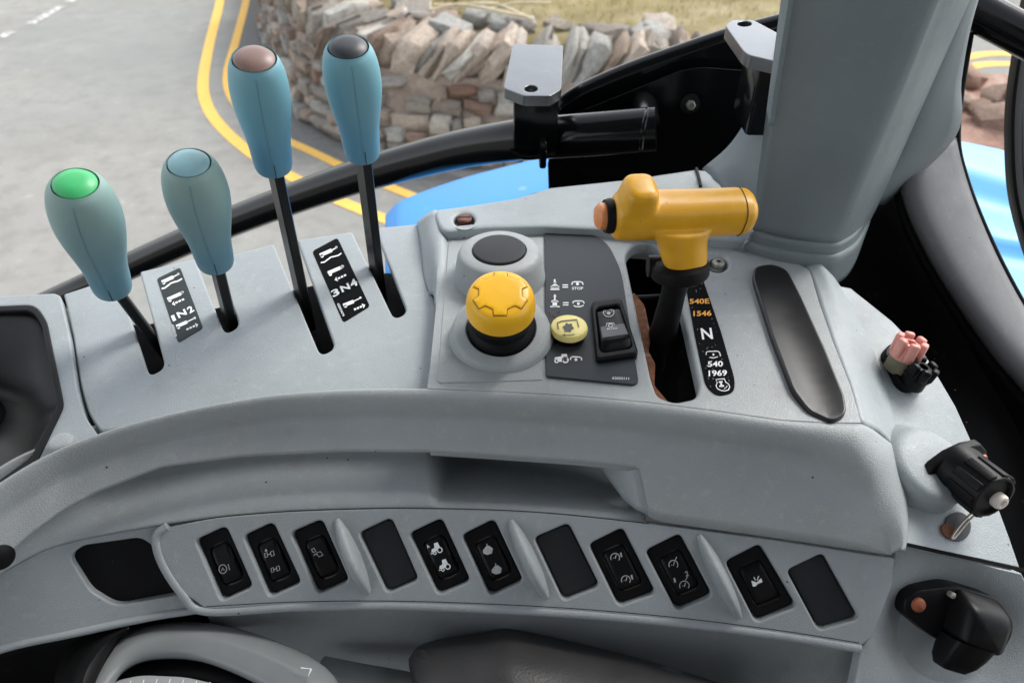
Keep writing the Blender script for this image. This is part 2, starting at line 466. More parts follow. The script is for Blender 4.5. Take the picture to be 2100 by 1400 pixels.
# ------------------------------------------------------------------ outdoor materials
def outdoor():
    k = NB('asphalt'); a = k.noise(1.1, 5, .6); b = k.noise(70, 4, .7); c3 = k.noise(300, 2); gr = k.noise(190, 3, .8)
    c = k.ramp(a.outputs['Fac'], [(.28, (.21, .205, .19)), (.72, (.30, .295, .27))])
    c = k.mix(k.ramp(b.outputs['Fac'], [(.35, (0, 0, 0)), (.75, (.5, .5, .5))]), c, (.34, .33, .31))
    c = k.mix(k.ramp(gr.outputs['Fac'], [(.58, (0, 0, 0)), (.70, (.7, .7, .7))]), c, (.44, .43, .40))
    c = k.mix(k.ramp(gr.outputs['Fac'], [(.28, (.7, .7, .7)), (.40, (0, 0, 0))]), c, (.12, .12, .115))
    b2 = k.noise(5.5, 6, .7)
    c = k.mix(k.ramp(b2.outputs['Fac'], [(.38, (.55, .55, .55)), (.52, (0, 0, 0))]), c, (.19, .187, .175))
    c = k.mix(k.ramp(b2.outputs['Fac'], [(.60, (0, 0, 0)), (.68, (.6, .6, .6))]), c, (.40, .39, .36))
    cr = k.noise(.35, 3)
    c = k.mix(k.ramp(cr.outputs['Fac'], [(.45, (0, 0, 0)), (.62, (.6, .6, .6))]), c, (.21, .225, .215))
    k.l(c, k.b.inputs['Base Color']); k.b.inputs['Roughness'].default_value = .85
    k.bump(c3.outputs['Fac'], .4, .004); M['asphalt'] = k.m
    k = NB('yellow_line'); a = k.noise(26, 6, .75)
    c = k.ramp(a.outputs['Fac'], [(.30, (.34, .29, .17)), (.42, (.80, .47, .09)), (.8, (.86, .55, .14))])
    k.l(c, k.b.inputs['Base Color']); k.b.inputs['Roughness'].default_value = .75; M['yellow_line'] = k.m
    k = NB('white_line'); a = k.noise(14, 6, .8)
    c = k.ramp(a.outputs['Fac'], [(.46, (.27, .265, .25)), (.56, (.66, .65, .62))])
    k.l(c, k.b.inputs['Base Color']); k.b.inputs['Roughness'].default_value = .8; M['white_line'] = k.m
    for nm, base, hi in (('stone', (.20, .17, .145), (.52, .47, .42)), ('stone_pale', (.32, .30, .27), (.74, .71, .66)), ('stone_red', (.24, .155, .115), (.44, .32, .26))):
        k = NB(nm); oi = k.n('ShaderNodeObjectInfo')
        ad = k.n('ShaderNodeVectorMath', operation='ADD'); k.l(k.co(), ad.inputs[0])
        sc = k.n('ShaderNodeMath', operation='MULTIPLY'); k.l(oi.outputs['Random'], sc.inputs[0]); sc.inputs[1].default_value = 40
        k.l(sc.outputs[0], ad.inputs[1])
        a = k.noise(4.5, 6, .7, ad.outputs[0]); b = k.noise(19, 5, .7, ad.outputs[0])
        c = k.ramp(a.outputs['Fac'], [(.3, base), (.7, hi)])
        tint = k.ramp(oi.outputs['Random'], [(0, (.55, .53, .50)), (.25, (1, .86, .76)), (.45, (.66, .70, .72)), (.7, (1.0, 1.0, .97)), (.85, (.72, .56, .46)), (1, (1, .97, .9))])
        c = k.mix(1.0, c, tint, 'MULTIPLY')
        c = k.mix(k.ramp(b.outputs['Fac'], [(.56, (0, 0, 0)), (.66, (.75, .75, .75))]), c, (.60, .59, .53))
        k.l(c, k.b.inputs['Base Color']); k.b.inputs['Roughness'].default_value = .9
        k.bump(b.outputs['Fac'], .8, .02); M[nm] = k.m
    k = NB('mortar'); a = k.noise(12, 6, .7); b = k.noise(60, 4, .7)
    c = k.ramp(a.outputs['Fac'], [(.3, (.22, .17, .14)), (.7, (.42, .34, .28))])
    k.l(c, k.b.inputs['Base Color']); k.b.inputs['Roughness'].default_value = .95; k.bump(b.outputs['Fac'], .9, .02); M['mortar'] = k.m
    k = NB('bank_soil'); a = k.noise(2.2, 6, .7); b = k.noise(40, 5, .7)
    c = k.ramp(a.outputs['Fac'], [(.3, (.20, .165, .07)), (.5, (.30, .25, .12)), (.7, (.46, .38, .24))])
    k.l(c, k.b.inputs['Base Color']); k.b.inputs['Roughness'].default_value = .95; k.bump(b.outputs['Fac'], .8, .03); M['bank_soil'] = k.m
    k = NB('reflection_gravel'); a = k.noise(3.5, 6, .75); b = k.noise(40, 5, .7)
    c = k.ramp(a.outputs['Fac'], [(.3, (.24, .12, .085)), (.55, (.44, .28, .22)), (.75, (.62, .48, .40))])
    k.l(c, k.b.inputs['Base Color']); k.b.inputs['Roughness'].default_value = .95; k.bump(b.outputs['Fac'], .9, .03); M['reflection_gravel'] = k.m
    simple('dry_grass', (.34, .29, .12), .8, var=.4, vs=3)
    simple('straw', (.52, .45, .31), .8, var=.25, vs=6)
outdoor()
def sheet(name, rows, mat, **kw):
    return finish(name, grid_bm(rows), mat, None, **kw)

# ================================================================== THE PLACE OUTSIDE
bm = grid_bm([[Vector((x, y, 0)) for y in (-150, -20, 0, 10, 30, 200)] for x in (-200, -20, 0, 20, 200)])
flip_to(bm, (0, 0, 1))
finish('road', bm, 'asphalt', kind='structure', origin=(0, 0, 0))
def ribbon_on_ground(name, pts, wd, mat, z, n=8, **kw):
    P = catmull([Vector((p[0], p[1], 0)) for p in pts], n); rows = []
    for i in range(len(P)):
        t = (P[min(i + 1, len(P) - 1)] - P[max(i - 1, 0)]).normalized(); nn = Vector((-t.y, t.x, 0)) * wd / 2
        rows.append([P[i] + nn + Vector((0, 0, z)), P[i] - nn + Vector((0, 0, z))])
    bm = grid_bm(rows); flip_to(bm, (0, 0, 1))
    return finish(name, bm, mat, None, **kw)
G = lambda x, y: tuple(Pz(x, y, -CZ)[:2])
for nm, pts in (('outer', [(462, -60), (450, 10), (430, 90), (417, 165), (424, 215), (455, 262), (520, 318), (600, 364), (680, 405), (790, 450), (900, 488)]),
                ('inner', [(514, -60), (503, 10), (482, 90), (467, 150), (474, 196), (510, 240), (560, 275), (640, 312), (724, 352), (840, 400), (960, 442)])):
    ribbon_on_ground('yellow_line', [G(*p) for p in pts], .092 if nm == 'outer' else .078, 'yellow_line', .004, kind='structure',
                     label='%s of the two yellow lines curving round the stone wall' % nm)
for k, (a, b) in enumerate([((0, 78), (24, 66)), ((62, 50), (128, 14)), ((140, 6), (160, -6))]):
    ribbon_on_ground('white_road_dash', [G(*a), G((a[0] + b[0]) / 2, (a[1] + b[1]) / 2), G(*b)], .10, 'white_line', .004, kind='structure', n=2)
simple('asphalt_dark', (.15, .15, .145), .85, var=.2, vs=18)
ribbon_on_ground('gutter', [G(*p) for p in [(560, -60), (545, 10), (522, 90), (512, 150), (530, 200), (580, 248), (660, 290), (780, 335), (900, 380), (1040, 425)]], .34, 'asphalt_dark', .002, kind='structure')
# --- stone wall: mortar core with single stones
WB = [(-3.3, 10.4), (-2.75, 8.5), (-2.15, 6.8), (-1.72, 5.75), (-1.2, 5.10), (-.5, 4.78), (.5, 4.65), (1.5, 4.55), (2.45, 4.45)]
WP = catmull([Vector((p[0], p[1], 0)) for p in WB], 12)
WL = [0]
for i in range(1, len(WP)): WL.append(WL[-1] + (WP[i] - WP[i - 1]).length)
def wall_at(s):
    s = max(0, min(WL[-1] - 1e-4, s))
    for i in range(len(WL) - 1):
        if WL[i] <= s <= WL[i + 1]:
            t = (s - WL[i]) / (WL[i + 1] - WL[i]); p = WP[i].lerp(WP[i + 1], t)
            tn = (WP[i + 1] - WP[i]).normalized(); return p, tn, Vector((tn.y, -tn.x, 0))
HW = .56                                        # height below the coping
def batter(z): return -.16 * z / HW             # the face leans back
wall = thing('stone_wall', 'curving rubble stone wall beside the double yellow lines', 'wall', tuple(wall_at(5.2)[0]))
rows = []
for i in range(61):
    p, t, n = wall_at(WL[-1] * i / 60)
    prof = [(0, -.02), (batter(.4), .4), (batter(HW), HW), (-.45, HW + .02), (-.5, -.02)]
    rows.append([p + n * a + Vector((0, 0, z)) for a, z in prof])
bm = grid_bm(rows); cap(bm, rows[-1]); cap(bm, rows[0])
finish('mortar_core', bm, 'mortar', wall)
def stone_mesh(seed, slab=False):
    rn = random.Random(seed); bm = bmesh.new(); bmesh.ops.create_cube(bm, size=2)
    bmesh.ops.subdivide_edges(bm, edges=list(bm.edges), cuts=1, use_grid_fill=True)
    o = Vector((seed * 3.7, seed * 1.3, 0))
    for v in bm.verts:
        d = v.co.normalized(); m = max(abs(c) for c in v.co)
        v.co = v.co.lerp(d * 1.22, .30)
        v.co *= 1 + .30 * noise.noise(d * 1.3 + o) + .12 * rn.uniform(-1, 1)
    for f in bm.faces: f.smooth = rn.random() < .6
    me = bpy.data.meshes.new('stone'); bm.to_mesh(me); bm.free(); return me
SM = {k: [stone_mesh(100 + 20 * j + i) for i in range(9)] for j, k in enumerate(('stone', 'stone_pale', 'stone_red'))}
for k, l in SM.items():
    for me in l: me.materials.append(M[k])
def put_stone(parent, pos, t, n, hx, hy, hz, tilt=0, name='stone', kind='stone'):
    o = bpy.data.objects.new(name, random.choice(SM[kind])); COL.objects.link(o)
    up = Vector((0, 0, 1)); u = (up * math.cos(tilt) + t * math.sin(tilt)).normalized(); tt = n.cross(u) if n.cross(u).dot(t) > 0 else u.cross(n)
    m = Matrix((tt * hx, n * hy, u * hz)).transposed().to_4x4(); m.translation = pos - ORI[parent]
    o.parent = parent; o.matrix_local = m; return o
rn = random.Random(5)
z = .02; cnt = 0
while z < HW - .05:
    ch = rn.uniform(.07, .115); s = 2.6 + rn.uniform(0, .15)
    while s < WL[-1] - .3:
        wd = rn.choice((.08, .11, .15, .20, .26)) * rn.uniform(.85, 1.15)
        if rn.random() < .94:
            hh = ch * rn.uniform(.8, 1.12)
            p, t, n = wall_at(s + wd / 2); zz = z + ch / 2 + rn.uniform(-.018, .018)
            kd = 'stone_pale' if rn.random() < .36 else ('stone_red' if rn.random() < .16 else 'stone')
            put_stone(wall, p + n * (batter(zz) - .018 + rn.uniform(-.02, .03)) + Vector((0, 0, zz)), t, n, wd * .49, .075, hh * .49, rn.uniform(-.16, .16), kind=kd); cnt += 1
        s += wd + .012
    z += ch + .008
s = 2.3
while s < WL[-1] - .12:                          # upright coping stones, all leaning one way
    th = rn.choice((.06, .08, .10, .13, .17)) * rn.uniform(.85, 1.15); p, t, n = wall_at(s); hh = rn.uniform(.12, .165)
    kd = 'stone_pale' if rn.random() < .55 else 'stone'
    put_stone(wall, p + n * (batter(HW) - .19 + rn.uniform(-.03, .03)) + Vector((0, 0, HW + hh * .70)), t, n, th * .5, rn.uniform(.17, .25), hh, .5 + rn.uniform(-.45, .4), name='coping_stone', kind=kd)
    s += th * .92 + rn.uniform(0, .012)
# bank of earth retained behind the wall
rows = []
for i in range(40):
    p, t, n = wall_at(WL[-1] * i / 39); row = []
    for a, h in ((-.40, HW - .02), (-.6, HW + .13), (-1.0, HW + .16), (-2.0, HW + .22), (-4.0, HW + .5), (-9, HW + 1.0)):
        q = p + n * a; row.append(q + Vector((0, 0, h + .08 * noise.noise(q * 2.3))))
    rows.append(row)
bm = grid_bm(rows); flip_to(bm, (0, 0, 1)); finish('bank', bm, 'bank_soil', kind='structure', sharp=80)
# dry grass on the bank
bm = bmesh.new(); rg = random.Random(11)
for i in range(5200):
    s = rg.uniform(2.5, WL[-1]); p, t, n = wall_at(s); a = -.9 - abs(rg.gauss(0, .9)); q = p + n * a
    if rg.random() < .35 and a > -1.2: continue
    h0 = interp([(-.4, HW - .02), (-.6, HW + .13), (-1, HW + .16), (-2, HW + .22), (-4, HW + .5)][::-1], a) + .08 * noise.noise(q * 2.3) - .01
    q.z = h0; L = rg.uniform(.05, .13); an = rg.uniform(0, 6.28); d = Vector((math.cos(an), math.sin(an), 0))
    b = q + d * L * rg.uniform(.2, .9) + Vector((0, 0, L * .7)); sd_ = Vector((-d.y, d.x, 0)) * .004
    v = [bm.verts.new(q - sd_), bm.verts.new(q + sd_), bm.verts.new(b)]; bm.faces.new(v)
finish('dry_grass', bm, 'dry_grass', kind='stuff', label='dry yellowish grass growing on the bank behind the wall', cat='grass')
# loose rubble and sticks lying behind the coping
for i in range(22):
    s = rg.uniform(4.2, WL[-1] - .2); p, t, n = wall_at(s); a = rg.uniform(-.95, -.55); sz = rg.uniform(.05, .12)
    me = random.choice(SM['stone_pale' if rg.random() < .7 else 'stone']); o = bpy.data.objects.new('rubble_stone', me); COL.objects.link(o)
    o.location = p + n * a + Vector((0, 0, HW + .17)); o.scale = (sz * 1.3, sz, sz * .6); o.rotation_euler = (rg.uniform(-.2, .2), rg.uniform(-.2, .2), rg.uniform(0, 6))
    o['label'] = 'loose pale rubble stone lying on the earth behind the wall coping'; o['category'] = 'stone'; o['group'] = 'loose stones on the bank'
for i, (a, b, lab) in enumerate([((890, 10), (1075, 34), 'longest pale dry stick lying on the wall top'), ((985, 4), (1090, 40), 'short dry stick crossing the longer one on the wall'),
                                 ((1000, 20), (1130, 6), 'pale dry stick pointing right along the wall top'), ((880, 22), (1020, 8), 'dry stick lying at the left of the stick heap')]):
    p0, p1 = Pz(*a, -CZ + HW + .25), Pz(*b, -CZ + HW + .27)
    tube('dry_stick', [p0, p0.lerp(p1, .4) + Vector((0, .03, .015)), p1], .011, 'straw', None, seg=6, n=4, label=lab, cat='stick', group='dry sticks on the wall')
# white post foot standing at the wall top (top edge of the picture)
p0 = Pz(860, 18, -CZ + HW + .25)
bm = box_bm(p0 + Vector((0, 0, .12)), (.085, .03, .16), .006); box_bm(p0 + Vector((0, 0, -.03)), (.11, .05, .02), .004, bm=bm)
finish('white_post', bm, 'white_plastic', label='white post foot on the wall top at the upper edge', cat='post')
# ground, stones and lines built in place of a rear window reflection
bm = bmesh.new(); rows = []
for i in range(22):
    row = []
    for j in range(22):
        x, y = 2.6 + i * .16, 4.2 + j * .105
        e = min(i, j, 21 - i, 21 - j); row.append(Vector((x, y, (.0 if e == 0 else .05) + (.10 * abs(noise.noise(Vector((x * 3, y * 3, 1)))) if e > 0 else -.01))))
    rows.append(row)
bm = grid_bm(rows); flip_to(bm, (0, 0, 1)); finish('reflection_patch', bm, 'reflection_gravel', kind='structure', sharp=80)
for i in range(20):
    x, y = rg.uniform(3.2, 4.6), rg.uniform(4.9, 6.3); sz = rg.uniform(.05, .14)
    o = bpy.data.objects.new('reflection_stone', random.choice(SM['stone_red'])); COL.objects.link(o)
    o.location = (x, y, .08 + sz * .3); o.scale = (sz * 1.2, sz, sz * .7); o.rotation_euler = (rg.uniform(-.3, .3), rg.uniform(-.3, .3), rg.uniform(0, 6))
    o['label'] = 'reddish stone standing in for the rear window reflection'; o['category'] = 'stone'; o['group'] = 'stones standing in for the rear window reflection'
for k, off in enumerate((0, 21)):
    ribbon_on_ground('yellow_line', [G(1900, 150 - off), G(1965, 142 - off), G(2030, 132 - off), G(2120, 134 - off)], .12, 'yellow_line', .004, kind='structure',
                     label='%s yellow strip standing in for a line reflected in the rear window' % ('nearer', 'farther')[k])

# ================================================================== THE CONSOLE
ZD, ZT, ZL = -.292, -.280, -.2725                 # lever deck, main top, rear ledge (below the eye)
console = thing('side_console', 'grey moulded plastic side console holding levers, buttons and switches', 'console', (0, .33, CZ - .50))
yR3 = [(-160, 1190), (-60, 1110), (40, 1035), (140, 975), (260, 930), (400, 893), (560, 867), (720, 858), (880, 859), (1050, 866), (1200, 877), (1330, 891), (1460, 909), (1580, 927), (1680, 943), (1870, 985)]
def zface(px, py): return -.297 - .00020 * (py - interp(yR3, px))
def zright(px, py): return -.284 - .0000547 * (px - 1740) - .0000644 * (py - 600)
yPT = [(-200, 1270), (0, 1175), (60, 1140), (130, 1112), (230, 1090), (330, 1074), (450, 1058), (600, 1046), (800, 1040), (1000, 1043), (1150, 1052), (1320, 1068), (1600, 1104), (1830, 1140)]
yPB = [(-200, 1420), (0, 1335), (150, 1300), (300, 1268), (420, 1250), (600, 1242), (800, 1240), (1000, 1247), (1200, 1258), (1400, 1276), (1600, 1301), (1760, 1327), (1850, 1343)]
def zpanel(px, py):
    a, b = interp(yPT, px), interp(yPB, px); return -.335 - .040 * (py - a) / (b - a)
deck, top_, ledge_ = flat(ZD), flat(ZT), flat(ZL)
panel, face_, right_ = mapper(zpanel), mapper(zface), mapper(zright)
def poly_curve(pts, n=4): return [tuple(p) for p in catmull([Vector((x, y, 0)).to_2d() for x, y in pts], n)]

# --- lever deck with its four open slots
deck_outline = [(130, 602, 4), (150, 690), (165, 790, 20), (182, 850, 20), (206, 884, 6)] + \
    [(300, 870, 0), (400, 848, 0), (500, 830, 0), (600, 817, 0), (720, 811, 0), (800, 810, 0), (905, 812, 2),
     (912, 640, 4), (878, 590, 10), (866, 500, 4), (858, 458, 4),
     (768, 466, 5), (836, 640, 16), (808, 654, 16), (722, 474, 5),
     (609, 491, 5), (688, 713, 16), (657, 729, 16), (561, 499, 5),
     (441, 530, 5), (492, 668, 16), (461, 685, 16), (400, 529, 5),
     (286, 556, 5), (339, 752, 16), (306, 771, 16), (240, 566, 5)]
plate('lever_deck', fillet(deck_outline, 4), deck, 'console_plastic', console, depth=.004, bev=5, seg=4)
# dark tray below the slots
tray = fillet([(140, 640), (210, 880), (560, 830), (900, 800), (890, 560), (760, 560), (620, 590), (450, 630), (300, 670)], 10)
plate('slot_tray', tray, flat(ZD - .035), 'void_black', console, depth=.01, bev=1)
# --- frame at the far left with the black instrument housing
fr = fillet([(-120, 618, 0), (0, 606, 0), (112, 600, 6), (124, 606, 4), (143, 690), (157, 790, 20), (173, 852, 20), (202, 892, 4), (120, 940, 0), (20, 1000, 0), (-120, 1090, 0)], 4)
hole = fillet([(-90, 632, 4), (72, 625, 22), (94, 660, 10), (128, 830, 14), (72, 945, 4), (0, 995, 4), (-90, 1050, 4)], 6)
plate('left_frame', fr, flat(ZD + .004), 'console_plastic', console, holes=[hole], depth=.012, bev=4, seg=4, hdepth=.004)
lathe('round_peg', rprof(.0065, -.006, .004, .003), Pz(128, 912, ZD + .006), 'console_rough', console, seg=24)
hs_ = thing('instrument_housing', 'black moulded instrument housing at the far left edge of the console', 'housing', Pz(20, 800, ZD - .02))
gask = fillet([(-92, 630, 4), (73, 623, 24), (96, 660, 10), (131, 830, 14), (74, 948, 4), (0, 998, 4), (-92, 1055, 4)], 6)
ghole = [(p.x, p.y) for p in fillet([(-92, 642, 4), (66, 636, 20), (84, 664, 10), (117, 828, 12), (62, 936, 4), (-4, 984, 4), (-92, 1035, 4)], 6)]
plate('rubber_gasket', gask, flat(ZD + .0052), 'black_rubber', hs_, holes=[ghole], depth=.004, bev=3)
loft('sloped_face', [[Pz(-110, 640, ZD + .004), Pz(20, 638, ZD + .003), Pz(70, 638, ZD + .002), Pz(88, 650, ZD + .001)],
                     [Pz(-110, 720, ZD - .004), Pz(30, 720, ZD - .002), Pz(80, 715, ZD), Pz(101, 710, ZD)],
                     [Pz(-110, 790, ZD - .018), Pz(30, 800, ZD - .010), Pz(90, 812, ZD - .003), Pz(120, 815, ZD)],
                     [Pz(-110, 850, ZD - .040), Pz(10, 860, ZD - .025), Pz(70, 870, ZD - .012), Pz(112, 850, ZD - .004)],
                     [Pz(-110, 1040, ZD - .050), Pz(-20, 1000, ZD - .03), Pz(30, 965, ZD - .012), Pz(66, 935, ZD - .002)]], 'black_plastic', hs_, n=5, m=5)
lathe('round_recess', [(0, .003), (.012, .003), (.015, .001), (.0165, -.002), (.0165, -.008)], Pz(-14, 835, ZD - .022), 'black_gloss', hs_, axis=(.3, -.5, .9), seg=30)

# --- main raised top with the lever gate opening
gate = fillet([(1281, 522, 18), (1300, 498, 14), (1338, 496, 16), (1360, 522, 14), (1400, 640, 0), (1434, 790, 10), (1428, 815, 14), (1385, 824, 14), (1348, 812, 14), (1335, 775, 10), (1306, 640, 0)], 8)
top_outline = [(908, 488, 10), (1000, 482, 0), (1115, 478, 0), (1290, 484, 0), (1440, 494, 0), (1560, 506, 0), (1660, 552, 10), (1680, 620, 0), (1708, 700, 0), (1744, 790, 0), (1766, 866, 0),
               (1700, 866, 0), (1600, 860, 0), (1460, 840, 0), (1330, 824, 0), (1200, 812, 0), (1050, 803, 0), (876, 796, 2), (881, 760, 0), (893, 640, 0)]
screw_well = circ(1473, 540, 21, 16, 24)
plate('top_panel', fillet(top_outline, 4), top_, 'console_rough', console, holes=[gate, screw_well], depth=.012, bev=.7, hbev=8, seg=5, hdepth=.009)
# shallow inset around the big button
plate('button_field', fillet([(920, 494, 12), (1113, 487, 3), (1113, 780, 3), (897, 786, 8)], 5), top_, 'console_rough', console, top=.0006, depth=.0006, bev=1.5)
# --- rear ledge
lo = [(888, 429, 16), (960, 420, 0), (1060, 404, 0), (1128, 383, 0), (1290, 366, 0), (1425, 346, 0), (1475, 350, 0), (1540, 420, 0), (1600, 470, 0), (1560, 496, 8), (1440, 486, 0), (1290, 474, 0), (1230, 468, 0), (1120, 463, 0), (1000, 465, 0), (906, 474, 16)]
well = circ(952, 450, 22, 14, 26)
plate('rear_ledge', fillet(lo, 4), ledge_, 'console_plastic', console, holes=[well], depth=.022, bev=7, seg=5, hdepth=.006)
loft('ledge_flank', [[Pz(855, 455, ZD + .002), Pz(862, 500, ZD + .002), Pz(868, 560, ZD + .001), Pz(880, 602, ZD + .001)],
                     [Pz(874, 440, ZD + .014), Pz(882, 480, ZD + .014), Pz(884, 545, ZD + .008), Pz(889, 606, ZD + .004)],
                     [Pz(893, 430, ZL - .0012), Pz(909, 478, ZL - .004), Pz(904, 560, ZT + .001), Pz(897, 640, ZT)],
                     [Pz(905, 440, ZL - .014), Pz(925, 490, ZT - .008), Pz(950, 560, ZT - .012), Pz(930, 650, ZT - .010)]], 'console_plastic', console, n=5, m=4)
def seam(name, pts, mp, wd=3.2, h=.0002, parent=console): return symbol(name, parent, mp, [(wd, poly_curve(pts, 5))], mat='seam_dark', h=h)

# --- rounded arm roll and its front face
R0 = [(-250, 1190), (-125, 1078), (0, 988), (110, 925), (240, 876), (390, 838), (555, 809), (720, 797), (880, 796), (1050, 803), (1200, 812), (1330, 824), (1460, 840), (1600, 860), (1700, 866), (1766, 868)]
R3 = [(-190, 1215), (-75, 1120), (30, 1042), (130, 980), (252, 933), (395, 894), (558, 867), (720, 858), (880, 859), (1050, 866), (1200, 877), (1330, 891), (1460, 909), (1580, 927), (1670, 943), (1724, 964)]
W0 = [(1818, 890), (1846, 935), (1859, 1010), (1863, 1085), (1857, 1131)]
W3 = [(1766, 996), (1796, 1038), (1812, 1085), (1824, 1116), (1828, 1136)]
def densify(p, xs):            # smooth pixel line with extra exact columns
    q = [tuple(v) for v in catmull([Vector(v) for v in p], 5)]
    for x in xs: q.append((x, interp(q, x)))
    return q
nR = len(R0)
d0 = [tuple(v) for v in catmull([Vector(v) for v in R0], 5)]; d3 = [tuple(v) for v in catmull([Vector(v) for v in R3], 5)]
for x in (1304, 1312, 1331, 1340):
    for i in range(len(d3) - 1):
        if d3[i][0] < x < d3[i + 1][0]:
            t = (x - d3[i][0]) / (d3[i + 1][0] - d3[i][0])
            d3.insert(i + 1, (x, lerp(d3[i][1], d3[i + 1][1], t))); d0.insert(i + 1, (lerp(d0[i][0], d0[i + 1][0], t), lerp(d0[i][1], d0[i + 1][1], t))); break
R0, R3 = d0, d3
yFB = [(-260, 1395), (-160, 1300), (0, 1156), (60, 1099), (130, 1048), (200, 1009), (330, 958), (500, 936), (700, 926), (880, 927), (1050, 938), (1200, 949), (1309, 960), (1314, 962), (1330, 1058), (1345, 1067), (1400, 1076), (1600, 1104), (1828, 1138)]
a0, aq, a3 = [], [], []
for (x0, y0), (x3, y3) in zip(R0, R3):
    p0 = Pz(x0, y0, ZT); p3 = Pz(x3, y3, zface(x3, y3)); p0.z -= .0003
    q = Vector((p3.x * .96 + p0.x * .04, p3.y * .97 + p0.y * .03, p0.z + .0006))
    a0.append(p0); a3.append(p3); aq.append(q)
SE0, SE1 = Pz(1767, 868, ZT - .0006), Pz(1846, 935, zright(1846, 935) - .0005)
for k, ((x0, y0), (x3, y3)) in enumerate(zip(W0, W3)):
    p0 = Pz(x0, y0, zright(x0, y0)); p3 = Pz(x3, y3, zface(x3, y3)); wq = (.80, .66, .56, .5, .5)[k]
    if k == 0: p0 = SE0.lerp(SE1, .6) + Vector((0, 0, .0028))
    q = p0 * (1 - wq) + p3 * wq; q.z = CZ + (-.2825, -.2915, -.301, -.311, -.320)[k]
    a0.append(p0); a3.append(p3); aq.append(q)
rows = []
for k in range(11):
    t = k / 10; cv = [a0[i] * (1 - t) ** 2 + aq[i] * 2 * t * (1 - t) + a3[i] * t * t for i in range(len(a0))]
    nm_ = len(R0) - 1; w_ = [cv[nm_ - 5]] + [cv[nm_]] + cv[nm_ + 1:]; rows.append(cv[:nm_] + catmull(w_, 5)[5:])
px3 = [Vector(p) for p in R3[:-1]] + catmull([Vector(R3[-6]), Vector(R3[-1])] + [Vector(p) for p in W3], 5)[5:]
for k in range(1, 9):
    t = k / 8; row = []
    for p in px3:
        yb = max(interp(yFB, p.x), p.y + .5); y = lerp(p.y, yb, t); row.append(Pz(p.x, y, zface(p.x, y)))
    rows.append(row)
bm = grid_bm(rows); flip_to(bm, (0, -.4, 1)); finish('arm_rest', bm, 'console_rough', console, sharp=70, solid=.003)
# lip under the arm, seen right of the middle
lip = [Pz(x, y, zface(x, y) - .001) for x, y in ((882, 927), (960, 932), (1050, 938), (1200, 949), (1312, 962))]
loft('arm_underside', [lip, [p + Vector((0, .004, -.006)) for p in lip], [p + Vector((0, .03, -.008)) for p in lip]], 'console_fascia', console, n=4, m=2, face=(0, -1, -.3))
bracket = [Pz(1312, 958, zface(1312, 958)), Pz(1318, 1000, zface(1318, 1000)), Pz(1330, 1056, zface(1330, 1056))]
loft('arm_inner_cheek', [bracket, [p + Vector((-.012, .012, -.002)) for p in bracket], [p + Vector((-.03, .05, .0)) for p in bracket]], 'console_fascia', console, n=4, m=2, face=(-1, -.2, 0))
# --- shoulder falling to the right and the lower right wing
A = [(1640, 520), (1665, 570), (1682, 622), (1709, 700), (1745, 790), (1767, 868)]
B = [(1712, 570), (1752, 630), (1786, 700), (1815, 780), (1836, 860), (1847, 936)]
sa = [Pz(x, y, ZT - .0006) for x, y in A]; sb = [Pz(x, y, zright(x, y) - .0005) for x, y in B]
sm1 = [a.lerp(b, .4) + Vector((0, 0, .0035)) for a, b in zip(sa, sb)]; sm2 = [a.lerp(b, .75) + Vector((0, 0, .002)) for a, b in zip(sa, sb)]
loft('shoulder', [sa, sm1, sm2, sb], 'console_plastic', console, n=6, m=4)
rw = [(1690, 580, 0), (1745, 590, 0), (1830, 658, 0), (1900, 730, 0), (1960, 832, 0), (2020, 965, 0), (2070, 1100, 0), (2092, 1164, 4), (1990, 1142, 0), (1858, 1114, 0), (1848, 1085, 0), (1838, 985, 0), (1810, 860, 0), (1775, 760, 0)]
plate('right_wing', fillet(rw, 4), right_, 'console_plastic', console, depth=.006, bev=3, seg=4, grid=80)
# --- ledge (cove) below the arm
def off(pts, dx, dy): return [(x + dx, y + dy) for x, y in pts]
cx_ = [-60, 60, 130, 230, 330, 450, 600, 740, 860, 885, 905, 940, 1050, 1150, 1250, 1325]
c0 = [(-60, 1215), (60, 1141), (130, 1113), (230, 1091), (330, 1075), (450, 1059), (600, 1047), (800, 1041), (1000, 1044), (1150, 1053), (1330, 1070), (1420, 1082)]
c1 = [(-60, 1200), (50, 1122), (125, 1090), (226, 1062), (330, 1048), (450, 1036), (600, 1026), (800, 1022), (1000, 1025), (1150, 1034), (1320, 1050), (1420, 1066)]
c2 = [(-80, 1185), (35, 1095), (112, 1055), (215, 1012), (330, 990), (450, 976), (600, 966), (800, 962), (1000, 968), (1150, 985), (1280, 1015), (1400, 1050)]
c3 = [(-100, 1160), (10, 1070), (95, 1025), (205, 975), (330, 935), (450, 915), (600, 905), (800, 902), (1000, 912), (1150, 930), (1270, 970), (1380, 1010)]
def dent(x): return interp([(0, 0), (868, 0), (886, .15), (904, .85), (925, 1), (1200, 1), (1330, .5), (1420, 0)], x)
rl = []
for pts, zz, dz in ((c0, -.3358, 0), (c1, -.3335, -.004), (c2, -.330, -.020), (c3, -.324, -.030)):
    rl.append([Pz(x, interp(pts, x), zz + dz * dent(x)) for x in cx_])
rl.append([p + Vector((0, .006, .03 + .034 * dent(x))) for p, x in zip(rl[-1], cx_)])
loft('ledge_cove', rl, 'console_fascia', console, n=5, m=4, sharp=80)

